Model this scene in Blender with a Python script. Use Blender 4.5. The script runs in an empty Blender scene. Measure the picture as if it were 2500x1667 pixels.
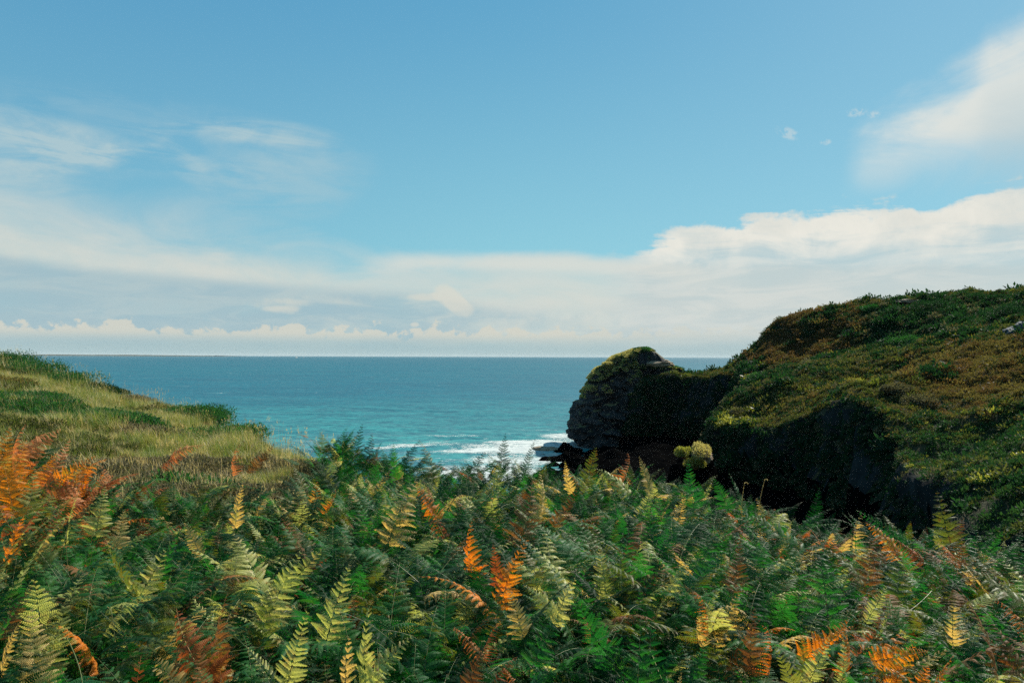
import bpy, math, random
import numpy as np
from mathutils import Vector, Matrix

# ------------------------------------------------------------------ camera, sky, sun
scene = bpy.context.scene
random.seed(7); rng = np.random.default_rng(7)
HC = 22.0                      # eye height above the sea
F = 1805.0; CX = 1250.0; HY = 870.5      # focal length and horizon in pixels of the 2500 wide photograph
ORG = Vector((0, 0, HC))
cd = bpy.data.cameras.new('camera'); cam = bpy.data.objects.new('camera', cd)
scene.collection.objects.link(cam); scene.camera = cam
cd.sensor_width = 36.0; cd.lens = F/2500*36; cd.clip_end = 120000; cd.clip_start = 0.05
cam.location = ORG
pitch = math.atan((HY-833.5)/F); roll = math.radians(-0.2)
cam.rotation_euler = (Matrix.Rotation(math.pi/2+pitch, 3, 'X') @ Matrix.Rotation(-roll, 3, 'Z')).to_euler()
scene.render.resolution_x = 1024; scene.render.resolution_y = 682
scene.view_settings.view_transform = 'Standard'; scene.view_settings.look = 'None'
scene.view_settings.exposure = 0.8; scene.view_settings.gamma = 1.0
scene.render.engine = 'CYCLES'; scene.cycles.use_denoising = False; scene.cycles.sample_clamp_indirect = 0.8; scene.cycles.sample_clamp_direct = 3.0
cy = scene.cycles
cy.max_bounces = 6; cy.diffuse_bounces = 3; cy.glossy_bounces = 2; cy.transmission_bounces = 3
cy.transparent_max_bounces = 4; cy.volume_bounces = 0
cy.caustics_reflective = False; cy.caustics_refractive = False

SUN_EL = math.radians(40); SUN_AZ = math.radians(42)    # azimuth to the right of the viewing direction (+Y)
sd = Vector((math.sin(SUN_AZ)*math.cos(SUN_EL), math.cos(SUN_AZ)*math.cos(SUN_EL), math.sin(SUN_EL)))
sl = bpy.data.lights.new('sun', 'SUN'); so = bpy.data.objects.new('sun', sl); scene.collection.objects.link(so)
sl.energy = 5.0; sl.angle = math.radians(0.5); sl.color = (1.0, 0.93, 0.80)
so.rotation_euler = (-sd).to_track_quat('-Z', 'Y').to_euler(); so.location = (0, 0, 80)


class X:
    """a value socket with arithmetic, so node networks can be written as formulas"""
    nt = None
    def __init__(s, sock): s.s = sock
    @staticmethod
    def m(op, *a, clamp=False):
        n = X.nt.nodes.new('ShaderNodeMath'); n.operation = op; n.use_clamp = clamp
        for i, v in enumerate(a):
            if isinstance(v, X): X.nt.links.new(v.s, n.inputs[i])
            else: n.inputs[i].default_value = v
        return X(n.outputs[0])
    def __add__(s, o): return X.m('ADD', s, o)
    __radd__ = __add__
    def __sub__(s, o): return X.m('SUBTRACT', s, o)
    def __rsub__(s, o): return X.m('SUBTRACT', o, s)
    def __mul__(s, o): return X.m('MULTIPLY', s, o)
    __rmul__ = __mul__
    def __truediv__(s, o): return X.m('DIVIDE', s, o)
    def __pow__(s, o): return X.m('POWER', s, o)
    def mx(s, o): return X.m('MAXIMUM', s, o)
    def mn(s, o): return X.m('MINIMUM', s, o)
    def clamp(s): return X.m('ADD', s, 0.0, clamp=True)


def sstep(v, a, b, lo=0.0, hi=1.0):
    n = X.nt.nodes.new('ShaderNodeMapRange'); n.interpolation_type = 'SMOOTHSTEP'
    for i, q in enumerate((v, a, b, lo, hi)):
        if isinstance(q, X): X.nt.links.new(q.s, n.inputs[i])
        else: n.inputs[i].default_value = q
    return X(n.outputs[0])


def comb(x, y, z=0.0):
    n = X.nt.nodes.new('ShaderNodeCombineXYZ')
    for i, q in enumerate((x, y, z)):
        if isinstance(q, X): X.nt.links.new(q.s, n.inputs[i])
        else: n.inputs[i].default_value = q
    return n.outputs[0]


def noise(vec, scale, detail=4.0, rough=0.55, dist=0.0):
    n = X.nt.nodes.new('ShaderNodeTexNoise')
    if vec is not None: X.nt.links.new(vec, n.inputs['Vector'])
    n.inputs['Scale'].default_value = scale; n.inputs['Detail'].default_value = detail
    n.inputs['Roughness'].default_value = rough; n.inputs['Distortion'].default_value = dist
    return X(n.outputs['Fac'])


def curve(v, pts):
    n = X.nt.nodes.new('ShaderNodeFloatCurve'); X.nt.links.new(v.s, n.inputs['Value'])
    c = n.mapping.curves[0]
    n.mapping.clip_min_y = -10; n.mapping.use_clip = False
    while len(c.points) < len(pts): c.points.new(0.5, 0.5)
    for p, (x, y) in zip(c.points, sorted(pts)): p.location = (x, y)
    n.mapping.update()
    return X(n.outputs['Value'])


def mixc(f, a, b):
    n = X.nt.nodes.new('ShaderNodeMix'); n.data_type = 'RGBA'
    for sock, q in ((n.inputs[0], f), (n.inputs[6], a), (n.inputs[7], b)):
        if isinstance(q, X): X.nt.links.new(q.s, sock)
        elif hasattr(q, 'is_linked'): X.nt.links.new(q, sock)
        elif isinstance(q, tuple): sock.default_value = (*q[:3], 1.0)
        else: sock.default_value = q
    return n.outputs[2]


def srgb(r, g, b):
    f = lambda c: c/12.92 if c <= 0.04045 else ((c+0.055)/1.055)**2.4
    return (f(r/255), f(g/255), f(b/255))


def build_world():
    w = bpy.data.worlds.new('World'); scene.world = w; w.use_nodes = True
    nt = w.node_tree; nt.nodes.clear(); X.nt = nt; L = nt.links
    out = nt.nodes.new('ShaderNodeOutputWorld'); bg = nt.nodes.new('ShaderNodeBackground')
    ST = 0.1
    bg.inputs['Strength'].default_value = ST; L.new(bg.outputs[0], out.inputs[0])
    sky = nt.nodes.new('ShaderNodeTexSky'); sky.sky_type = 'NISHITA'; sky.sun_disc = False
    sky.sun_elevation = SUN_EL; sky.sun_rotation = SUN_AZ
    sky.air_density = 1.0; sky.dust_density = 0.4; sky.ozone_density = 2.0
    tc = nt.nodes.new('ShaderNodeTexCoord'); sp = nt.nodes.new('ShaderNodeSeparateXYZ')
    L.new(tc.outputs['Generated'], sp.inputs[0])
    x, y, z = (X(sp.outputs[i]) for i in range(3))
    az = X.m('ARCTAN2', x, y)
    hor = X.m('SQRT', x*x + y*y)
    # direction on the sky: a = azimuth, e = tangent of the elevation, both scaled so that 1000 units = about 29 degrees
    K = F/1000.0
    a = az * K
    e = (z/hor.mx(0.001)) * K
    def A(px): return math.atan((px-CX)/F)*K
    def E(px, py): return (HY-py)/math.hypot(F, px-CX)*K
    AMIN, AMAX = A(-400), A(2900)
    an = ((a-AMIN)/(AMAX-AMIN)).clamp()
    def line(pts): return curve(an, [((A(p)-AMIN)/(AMAX-AMIN), E(p, q)) for p, q in pts])
    P = comb(a, e, 0.0)
    flat = comb(a, e*3.2, 3.0)
    n1 = noise(flat, 3.0, 6, 0.6, 0.6)
    n2 = noise(P, 9.0, 7, 0.6, 0.4)
    n3 = noise(comb(a*1.0+5.0, e*5.0, 1.0), 5.0, 6, 0.62, 0.8)
    n4 = noise(comb(a+e*0.8, e*2.0-a*0.6, 7.0), 2.2, 6, 0.6, 1.2)
    n6 = noise(P, 26.0, 5, 0.6, 0.3)
    # clear sky: physical sky, warmed to the photograph's cyan
    tint = nt.nodes.new('ShaderNodeMix'); tint.data_type = 'RGBA'; tint.blend_type = 'MULTIPLY'
    tint.inputs[0].default_value = 1.0; L.new(sky.outputs[0], tint.inputs[6]); tint.inputs[7].default_value = (0.62, 0.82, 0.86, 1)
    ck = 1.0/ST/2**0.8
    def C(r, g, b): c = srgb(r, g, b); return (c[0]*ck, c[1]*ck, c[2]*ck)
    up = sstep(e, 0.05, 1.0)
    grad = mixc(up, C(136, 198, 209), C(88, 161, 197))
    rightw = sstep(a, -0.2, 1.2)
    grad = mixc(rightw*0.34, grad, C(146, 192, 210))
    leftw = sstep(a, 0.1, -1.1)
    grad = mixc(leftw*0.25, grad, C(70, 140, 188))
    sky_c = mixc(0.85, tint.outputs[2], grad)
    # --- haze bank down to the horizon
    T = line([(-400, 330), (0, 400), (180, 470), (380, 520), (700, 565), (900, 628), (1150, 622), (1400, 622), (1530, 640), (1640, 640), (1900, 640), (2500, 640), (2900, 640)])
    d = T - e                                   # below the top edge
    soft = sstep(a, 0.0, -0.9, 0.02, 0.16)
    w1 = d + (n1-0.5)*0.20*sstep(a, 0.2, -0.5, 0.15, 1.0) + (n2-0.5)*0.04
    bank = sstep(w1/soft, -0.5, 1.0)
    S = line([(-400, 560), (0, 618), (250, 655), (500, 675), (800, 700), (1000, 710), (1300, 760), (1800, 800), (2900, 820)])
    under = sstep((S-e)+(n3-0.5)*0.035, -0.010, 0.025)         # grey blue band under the bright rim
    under = under * sstep(a, 0.15, -0.35, 0.45, 1.0)
    streak = sstep(n3, 0.40, 0.66)
    bcol = mixc(sstep(n1, 0.3, 0.7), C(200, 212, 208), C(214, 216, 208))
    bcol = mixc(sstep(a, -0.1, 0.5)*0.35, bcol, C(222, 222, 212))
    ucol = mixc(streak*sstep(a, -0.9, 0.3, 0.35, 0.9), C(160, 188, 198), C(198, 208, 204))
    bcol = mixc(under*0.92, bcol, ucol)
    dens = sstep(d, 0.0, 0.12, 0.65, 0.95) * bank
    dens = dens * sstep(n1+(n2-0.5)*0.3, 0.15, 0.55, 0.80, 1.0)
    col = mixc(dens, sky_c, bcol)
    # --- thin veils high on the left
    def blob(px, py, rx, ry, rot=0.0):
        c, s = math.cos(rot), math.sin(rot); u = a-A(px); v = e-E(px, py)
        uu = (u*c+v*s)/(rx/1000); vv = (v*c-u*s)/(ry/1000)
        return sstep(uu*uu+vv*vv, 1.0, 0.0)
    veil = blob(60, 325, 330, 55, -0.12)*0.75 + blob(650, 325, 190, 40)*0.55 + blob(480, 325, 160, 30, 0.1)*0.3 + blob(430, 390, 110, 40, -0.7)*0.4 + blob(520, 415, 170, 30, -0.25)*0.32 \
        + blob(120, 400, 260, 40, 0.25)*0.5 + blob(700, 450, 240, 120, 0.3)*0.4 + blob(350, 330, 500, 110, 0)*0.25 + blob(40, 470, 160, 140)*0.6
    veil = (veil * sstep(n4*0.5+n3*0.6+(n2-0.5)*0.2, 0.40, 0.72, 0.0, 1.25)).clamp()
    col = mixc(veil*0.85, col, C(178, 202, 208))
    # --- sunlit bank on the right with a crisp upper edge
    T2 = line([(-400, 760), (1400, 700), (1470, 625), (1560, 600), (1640, 565), (1750, 548), (1850, 532), (1950, 512), (2000, 508), (2060, 500), (2150, 505), (2250, 490), (2350, 478), (2440, 458), (2500, 452), (2900, 430)])
    B2 = line([(-400, 760), (1400, 668), (1500, 640), (1700, 625), (1850, 615), (2000, 598), (2200, 592), (2350, 590), (2500, 570), (2900, 560)])
    e2 = e + (n2-0.5)*0.11 + (n3-0.5)*0.10 + (n6-0.5)*0.03
    t2 = sstep(T2-e2, -0.008, 0.020)
    core = t2 * sstep(e2-B2, -0.05, 0.05, 0.0, 1.0) * sstep(n3+(n2-0.5)*0.5, 0.22, 0.50, 0.55, 1.0)
    body = t2 * sstep(a, A(1430), A(1600))
    col = mixc(body*0.75, col, mixc(sstep(n3, 0.35, 0.65), C(192, 205, 206), C(212, 216, 212)))
    col = mixc(core*sstep(a, A(1500), A(1620)), col, mixc(sstep(n2, 0.3, 0.7), C(222, 223, 215), C(236, 234, 224)))
    # bright thin rim of the middle bank
    rim = line([(-400, 700), (700, 700), (900, 650), (1000, 640), (1300, 642), (1600, 655), (1800, 690), (2900, 700)])
    rm = sstep(X.m('ABSOLUTE', (e-rim)+(n3-0.5)*0.03), 0.035, 0.0) * sstep(a, A(850), A(1000)) * sstep(a, A(1900), A(1500))
    col = mixc(rm*0.6, col, C(222, 222, 213))
    # --- high diagonal cloud at the upper right
    T3 = line([(-400, 900), (1900, 800), (2040, 430), (2085, 330), (2180, 262), (2300, 200), (2380, 130), (2440, 60), (2520, 20), (2900, -150)])
    d3 = (T3-e) + (n2-0.5)*0.10 + (n4-0.5)*0.16
    c3 = sstep(d3, -0.04, 0.11)
    B3 = line([(-400, 900), (2000, 480), (2100, 470), (2250, 475), (2500, 465), (2900, 450)])
    c3 = c3 * sstep(e-B3+(n4-0.5)*0.2, -0.04, 0.16) * sstep(a, A(2040), A(2120))
    wl = sstep(d3, 0.32, 0.06)
    c3b = mixc(wl, C(188, 205, 209), C(230, 230, 222))
    col = mixc(c3*sstep(d3, 0.0, 0.12, 0.6, 0.92)*sstep(n4, 0.25, 0.6, 0.75, 1.0), col, c3b)
    # small puffs near it
    pf = blob(2095, 268, 26, 13) + blob(2137, 273, 16, 10) + blob(1925, 320, 34, 16, -0.5) + blob(2018, 342, 15, 9)
    n9 = noise(P, 42.0, 6, 0.7, 0.2)
    pf = (pf*1.3*sstep(n9, 0.44, 0.62)).clamp()
    col = mixc(pf*0.35, col, C(226, 226, 218))
    # --- fair weather cumulus in the middle and a row of small heads above the horizon
    cu = (blob(1095, 722, 55, 34, -0.5) + blob(1125, 752, 50, 30, -0.3) + blob(1040, 725, 60, 14)*0.7 + blob(1012, 793, 17, 9)*0.9
          + blob(670, 745, 100, 22)*0.55 + blob(690, 760, 60, 14)*0.5 + blob(860, 735, 240, 26)*0.35)
    cu = sstep(cu + (n6-0.5)*1.1, 0.25, 0.75) * cu.clamp()
    col = mixc(cu*0.62, col, C(222, 218, 204))
    hd = noise(comb(a, 0.0, 4.0), 13.0, 1, 0.5)
    hd2 = noise(comb(a, 0.0, 9.0), 5.0, 2, 0.5)
    n7 = noise(comb(a, e*1.15, 2.0), 34.0, 4, 0.55, 0.0)
    htop = 0.062 + (hd-0.5)*0.075 + (hd2-0.5)*0.03 + (n7-0.5)*0.10
    fade = sstep(a, A(1900), A(1300), 0.3, 1.0)
    heads = sstep(htop+0.006-e, 0.0, 0.012) * sstep(e, 0.022, 0.055)
    gap = sstep(htop+0.012-e, 0.0, -0.05) * sstep(e, 0.14, 0.07) * sstep(n1, 0.35, 0.6)
    col = mixc(gap*0.5*fade, col, C(146, 186, 200))
    col = mixc(heads*0.85*fade, col, C(212, 211, 198))
    low = sstep(e, 0.062, 0.012)
    col = mixc(low*0.85, col, C(164, 190, 194))
    # below the horizon: plain sea light
    col = mixc(sstep(z, -0.002, -0.02), col, C(60, 105, 120))
    if hasattr(col, 'is_linked'): L.new(col, bg.inputs['Color'])
build_world()

# ------------------------------------------------------------------ helpers
COL = scene.collection
def tag(o, label=None, cat=None, group=None, kind=None):
    if label: o['label'] = label
    if cat: o['category'] = cat
    if group: o['group'] = group
    if kind: o['kind'] = kind
    return o

def world(px, py, Y):
    return Vector(((px-CX)/F*Y, Y, HC + (HY-py)/F*Y))

def mesh_np(name, V, Fc, mat=None, smooth=False):
    """V (n,3); Fc list of arrays, each (m,k)"""
    me = bpy.data.meshes.new(name); V = np.asarray(V, dtype=np.float32)
    if not isinstance(Fc, list): Fc = [Fc]
    Fc = [np.asarray(f, dtype=np.int32) for f in Fc if len(f)]
    nl = sum(f.size for f in Fc); nf = sum(len(f) for f in Fc)
    me.vertices.add(len(V)); me.vertices.foreach_set('co', V.ravel())
    me.loops.add(nl); me.polygons.add(nf)
    me.loops.foreach_set('vertex_index', np.concatenate([f.ravel() for f in Fc]))
    tot = np.concatenate([np.full(len(f), f.shape[1], dtype=np.int32) for f in Fc])
    st = np.concatenate([[0], np.cumsum(tot)[:-1]]).astype(np.int32)
    me.polygons.foreach_set('loop_start', st)
    if smooth: me.polygons.foreach_set('use_smooth', np.ones(nf, dtype=bool))
    me.update(calc_edges=True); me.validate()
    if mat: me.materials.append(mat)
    return me

def obj(name, me, parent=None, loc=None, rot=None, scale=None, link=True):
    o = bpy.data.objects.new(name, me)
    if link: COL.objects.link(o)
    if parent: o.parent = parent
    if loc is not None: o.location = loc
    if rot is not None: o.rotation_euler = rot
    if scale is not None: o.scale = scale if hasattr(scale, '__len__') else (scale,)*3
    return o

class MB:
    """collects tubes and blades"""
    def __init__(s): s.v = []; s.f4 = []; s.f3 = []; s.n = 0
    def add(s, V, f4=None, f3=None):
        V = np.asarray(V, float).reshape(-1, 3)
        if f4 is not None and len(f4): s.f4.append(np.asarray(f4).reshape(-1, 4)+s.n)
        if f3 is not None and len(f3): s.f3.append(np.asarray(f3).reshape(-1, 3)+s.n)
        s.v.append(V); s.n += len(V)
    def tube(s, pts, rad, k=5):
        pts = np.asarray(pts, float); n = len(pts)
        rad = np.broadcast_to(np.asarray(rad, float), (n,))
        t = np.gradient(pts, axis=0); t /= np.linalg.norm(t, axis=1)[:, None]+1e-9
        ref = np.array([0, 0, 1.0]) if abs(t[:, 2]).mean() < 0.8 else np.array([1.0, 0, 0])
        a = np.cross(t, ref); a /= np.linalg.norm(a, axis=1)[:, None]+1e-9; b = np.cross(t, a)
        th = np.arange(k)/k*2*np.pi
        V = pts[:, None]+rad[:, None, None]*(np.cos(th)[None, :, None]*a[:, None]+np.sin(th)[None, :, None]*b[:, None])
        i = np.arange(n-1)[:, None]*k; j = np.arange(k)[None]; j2 = (j+1) % k
        s.add(V, np.stack([i+j, i+j2, i+k+j2, i+k+j], -1))
    def mesh(s, name, mat=None, smooth=False):
        fs = []
        if s.f4: fs.append(np.concatenate(s.f4))
        if s.f3: fs.append(np.concatenate(s.f3))
        return mesh_np(name, np.concatenate(s.v), fs, mat, smooth)

def _hash(ix, iy, iz, seed):
    h = (ix*374761393 + iy*668265263 + iz*2147483647 + seed*1274126177) & 0xffffffff
    h = ((h ^ (h >> 13))*1274126177) & 0xffffffff
    h = h ^ (h >> 16)
    return (h & 0xffff)/65535.0
def vnoise(x, y, z=0.0, seed=0):
    x, y, z = np.broadcast_arrays(np.asarray(x, float), np.asarray(y, float), np.asarray(z, float))
    ix, iy, iz = (np.floor(q).astype(np.int64) for q in (x, y, z))
    fx, fy, fz = x-ix, y-iy, z-iz
    fx, fy, fz = (q*q*(3-2*q) for q in (fx, fy, fz))
    r = 0
    for dx in (0, 1):
        for dy in (0, 1):
            for dz in (0, 1):
                r = r + _hash(ix+dx, iy+dy, iz+dz, seed)*(fx if dx else 1-fx)*(fy if dy else 1-fy)*(fz if dz else 1-fz)
    return r*2-1
def fbm(x, y, z=0.0, o=4, seed=0, g=0.5):
    r = 0; a = 1.0; t = 0
    for i in range(o):
        r = r+a*vnoise(np.asarray(x)*2**i, np.asarray(y)*2**i, np.asarray(z)*2**i, seed+i*17); t += a; a *= g
    return r/t
def cell(x, y, z, seed=0):
    """a random value per block of a cellular partition"""
    x, y, z = np.broadcast_arrays(np.asarray(x, float), np.asarray(y, float), np.asarray(z, float))
    ix, iy, iz = (np.floor(q).astype(np.int64) for q in (x, y, z)); best = np.full(x.shape, 9e9); val = np.zeros(x.shape)
    for a in (-1, 0, 1):
        for b in (-1, 0, 1):
            for c in (-1, 0, 1):
                jx, jy, jz = ix+a, iy+b, iz+c
                d = (jx+_hash(jx, jy, jz, seed)-x)**2+(jy+_hash(jx, jy, jz, seed+1)-y)**2+(jz+_hash(jx, jy, jz, seed+2)-z)**2
                m = d < best; best = np.where(m, d, best); val = np.where(m, _hash(jx, jy, jz, seed+3)*2-1, val)
    return val
def smooth(t): t = np.clip(t, 0, 1); return t*t*(3-2*t)

def sdist(x, y, poly):
    """signed distance to polygon, negative inside"""
    P = np.array(poly, float); Q = np.roll(P, -1, 0)
    d = np.full(x.shape, 1e9); ins = np.zeros(x.shape, bool)
    for (ax, ay), (bx, by) in zip(P, Q):
        ex, ey = bx-ax, by-ay
        t = np.clip(((x-ax)*ex+(y-ay)*ey)/(ex*ex+ey*ey), 0, 1)
        d = np.minimum(d, np.hypot(x-ax-t*ex, y-ay-t*ey))
        c = ((ay > y) != (by > y)) & (x < (bx-ax)*(y-ay)/((by-ay) if by != ay else 1e-9)+ax)
        ins ^= c
    return np.where(ins, -d, d)

class TPS:
    def __init__(s, pts, reg=0.5):
        P = np.array(pts, float); s.P = P[:, :2]; n = len(P)
        K = s.k(s.P, s.P)+np.eye(n)*reg; Q = np.c_[np.ones(n), s.P]
        M = np.zeros((n+3, n+3)); M[:n, :n] = K; M[:n, n:] = Q; M[n:, :n] = Q.T
        s.w = np.linalg.solve(M, np.r_[P[:, 2], 0, 0, 0])
    @staticmethod
    def k(A, B):
        d2 = ((A[:, None]-B[None])**2).sum(-1); return np.where(d2 > 0, 0.5*d2*np.log(d2+1e-12), 0)
    def __call__(s, x, y):
        sh = x.shape; A = np.c_[x.ravel(), y.ravel()]; out = np.empty(len(A))
        for i in range(0, len(A), 20000):
            a = A[i:i+20000]; out[i:i+20000] = s.k(a, s.P)@s.w[:-3]+s.w[-3]+a@s.w[-2:]
        return out.reshape(sh)

# ------------------------------------------------------------------ materials
def material(name):
    m = bpy.data.materials.new(name); m.use_nodes = True; nt = m.node_tree; X.nt = nt
    b = nt.nodes['Principled BSDF']; return m, nt, b

def obj_random():
    n = X.nt.nodes.new('ShaderNodeObjectInfo'); return X(n.outputs['Random'])
def geo_pos():
    n = X.nt.nodes.new('ShaderNodeNewGeometry'); return n.outputs['Position'], n.outputs['Normal']
def obj_coord():
    n = X.nt.nodes.new('ShaderNodeTexCoord'); return n.outputs['Object']
def bump(h, strength, dist, bsdf):
    n = X.nt.nodes.new('ShaderNodeBump'); n.inputs['Strength'].default_value = strength; n.inputs['Distance'].default_value = dist
    X.nt.links.new(h.s, n.inputs['Height']); X.nt.links.new(n.outputs[0], bsdf.inputs['Normal'])

def leaf_mat(name, c1, c2, trans=(0.3, 0.5, 0.1), tw=0.35, rough=0.5, spec=0.4, c3=None):
    """c1..c2 picked per plant, blotched along the leaf with c3; light also passes through the leaf"""
    m, nt, b = material(name)
    r = obj_random(); pos, _ = geo_pos()
    f = noise(pos, 3.5, 3, 0.6)
    base = mixc((r*0.65+sstep(f, 0.3, 0.7)*0.45).clamp(), c1, c2)
    if c3: base = mixc(sstep(noise(pos, 14.0, 3, 0.6), 0.52, 0.68)*0.8, base, c3)
    nt.links.new(base, b.inputs['Base Color']); b.inputs['Roughness'].default_value = rough
    b.inputs['Specular IOR Level'].default_value = spec
    t = nt.nodes.new('ShaderNodeBsdfTranslucent'); tm = nt.nodes.new('ShaderNodeMix'); tm.data_type = 'RGBA'; tm.blend_type = 'MULTIPLY'
    tm.inputs[0].default_value = 1.0; nt.links.new(base, tm.inputs[6]); tm.inputs[7].default_value = (*[q*2.0 for q in trans], 1)
    nt.links.new(tm.outputs[2], t.inputs['Color'])
    ms = nt.nodes.new('ShaderNodeMixShader'); ms.inputs[0].default_value = tw
    nt.links.new(b.outputs[0], ms.inputs[1]); nt.links.new(t.outputs[0], ms.inputs[2])
    nt.links.new(ms.outputs[0], nt.nodes['Material Output'].inputs['Surface'])
    return m

GREENT = (0.7, 1.3, 0.4)
M = {}
M['deep'] = leaf_mat('bracken deep green', (0.003, 0.022, 0.010), (0.008, 0.042, 0.014), GREENT, 0.28, 0.55, 0.06)
M['green'] = leaf_mat('bracken green', (0.009, 0.072, 0.030), (0.036, 0.128, 0.030), GREENT, 0.35, 0.5, 0.10, (0.055, 0.105, 0.020))
M['olive'] = leaf_mat('bracken olive', (0.050, 0.095, 0.020), (0.11, 0.13, 0.030), (1.1, 1.0, 0.4), 0.35, 0.5, 0.2, (0.13, 0.060, 0.012))
M['pale'] = leaf_mat('bracken pale', (0.27, 0.33, 0.075), (0.45, 0.43, 0.14), (1.0, 0.95, 0.6), 0.40, 0.5, 0.3, (0.34, 0.24, 0.09))
M['straw'] = leaf_mat('bracken straw', (0.50, 0.36, 0.11), (0.58, 0.43, 0.18), (1.0, 0.85, 0.45), 0.42, 0.55, 0.3, (0.25, 0.28, 0.07))
M['orange'] = leaf_mat('bracken orange', (0.56, 0.16, 0.012), (0.66, 0.27, 0.02), (1.0, 0.75, 0.25), 0.42, 0.55, 0.25, (0.32, 0.25, 0.03))
M['rust'] = leaf_mat('bracken rust', (0.26, 0.062, 0.016), (0.38, 0.10, 0.026), (1.0, 0.8, 0.5), 0.35, 0.6, 0.2, (0.16, 0.045, 0.012))
M['salmon'] = leaf_mat('bracken faded red', (0.46, 0.18, 0.065), (0.54, 0.23, 0.09), (1.2, 0.8, 0.4), 0.30, 0.6, 0.2)
M['brown'] = leaf_mat('bracken brown', (0.13, 0.055, 0.018), (0.21, 0.10, 0.035), (1.1, 0.8, 0.4), 0.3, 0.65, 0.2, (0.08, 0.095, 0.02))
M['stem_g'] = leaf_mat('stalk green', (0.09, 0.13, 0.035), (0.20, 0.18, 0.07), (1, 1, 0.5), 0.1, 0.45, 0.4)
M['stem_o'] = leaf_mat('stalk orange', (0.42, 0.17, 0.04), (0.50, 0.22, 0.07), (1, 1, 0.5), 0.1, 0.5, 0.3)
M['grass_y'] = leaf_mat('grass dry', (0.27, 0.24, 0.075), (0.20, 0.195, 0.055), (1, 1, 0.5), 0.3, 0.55, 0.3)
M['grass_g'] = leaf_mat('grass green', (0.11, 0.175, 0.040), (0.165, 0.195, 0.050), (1, 1, 0.5), 0.3, 0.5, 0.3)
M['grass_s'] = leaf_mat('grass straw', (0.44, 0.33, 0.14), (0.50, 0.40, 0.22), (1, 1, 0.7), 0.3, 0.5, 0.3)
M['heath'] = leaf_mat('heather grey brown', (0.085, 0.080, 0.050), (0.13, 0.112, 0.070), (1, 1, 0.6), 0.2, 0.7, 0.05, (0.06, 0.085, 0.03))
M['bush_g'] = leaf_mat('gorse green', (0.022, 0.066, 0.030), (0.045, 0.095, 0.036), GREENT, 0.25, 0.65, 0.08)
M['bush_d'] = leaf_mat('shrub dark', (0.014, 0.032, 0.020), (0.026, 0.050, 0.028), GREENT, 0.2, 0.7, 0.05)
M['scrub_o'] = leaf_mat('scrub ochre', (0.065, 0.058, 0.025), (0.15, 0.120, 0.045), (1, 1, 0.5), 0.25, 0.7, 0.05)
M['scrub_r'] = leaf_mat('scrub red brown', (0.085, 0.054, 0.028), (0.115, 0.070, 0.032), (1, 1, 0.5), 0.25, 0.7, 0.1)
M['scrub_g'] = leaf_mat('scrub green', (0.026, 0.038, 0.017), (0.095, 0.100, 0.040), (1, 1.1, 0.4), 0.25, 0.7, 0.05)
M['scrub_e'] = leaf_mat('ivy green', (0.016, 0.050, 0.024), (0.036, 0.072, 0.028), (0.8, 1.1, 0.5), 0.22, 0.65, 0.08, (0.07, 0.11, 0.025))
M['straw_turf'] = leaf_mat('stack turf', (0.34, 0.30, 0.13), (0.44, 0.37, 0.18), (1, 1, 0.5), 0.3, 0.6, 0.2)
M['scrub_y2'] = leaf_mat('stack green', (0.14, 0.18, 0.05), (0.20, 0.22, 0.07), (1, 1, 0.5), 0.3, 0.6, 0.2)
M['scrub_y'] = leaf_mat('scrub yellow green', (0.20, 0.21, 0.05), (0.26, 0.25, 0.07), (1, 1, 0.4), 0.3, 0.6, 0.2)

def soil_mat():
    m, nt, b = material('turf and soil'); pos, _ = geo_pos()
    f = noise(pos, 1.3, 6, 0.65); g = noise(pos, 11.0, 5, 0.65)
    c = mixc(sstep(f, 0.35, 0.65), (0.020, 0.028, 0.012), (0.060, 0.055, 0.024))
    c = mixc(sstep(g, 0.45, 0.7)*0.6, c, (0.032, 0.020, 0.010))
    nt.links.new(c, b.inputs['Base Color']); b.inputs['Roughness'].default_value = 0.95
    b.inputs['Specular IOR Level'].default_value = 0.1
    bump(f*0.3+g*0.7, 0.8, 0.12, b); return m
M['soil'] = soil_mat()

def turf_mat():
    m, nt, b = material('headland turf'); pos, _ = geo_pos()
    f = noise(pos, 0.12, 6, 0.65); g = noise(pos, 1.6, 5, 0.7)
    c = mixc(sstep(f, 0.35, 0.65), (0.022, 0.028, 0.014), (0.050, 0.045, 0.022))
    c = mixc(sstep(g, 0.45, 0.7)*0.7, c, (0.030, 0.030, 0.014))
    nt.links.new(c, b.inputs['Base Color']); b.inputs['Roughness'].default_value = 0.95
    b.inputs['Specular IOR Level'].default_value = 0.1
    bump(g, 0.8, 0.4, b); return m
M['turf'] = turf_mat()

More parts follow.
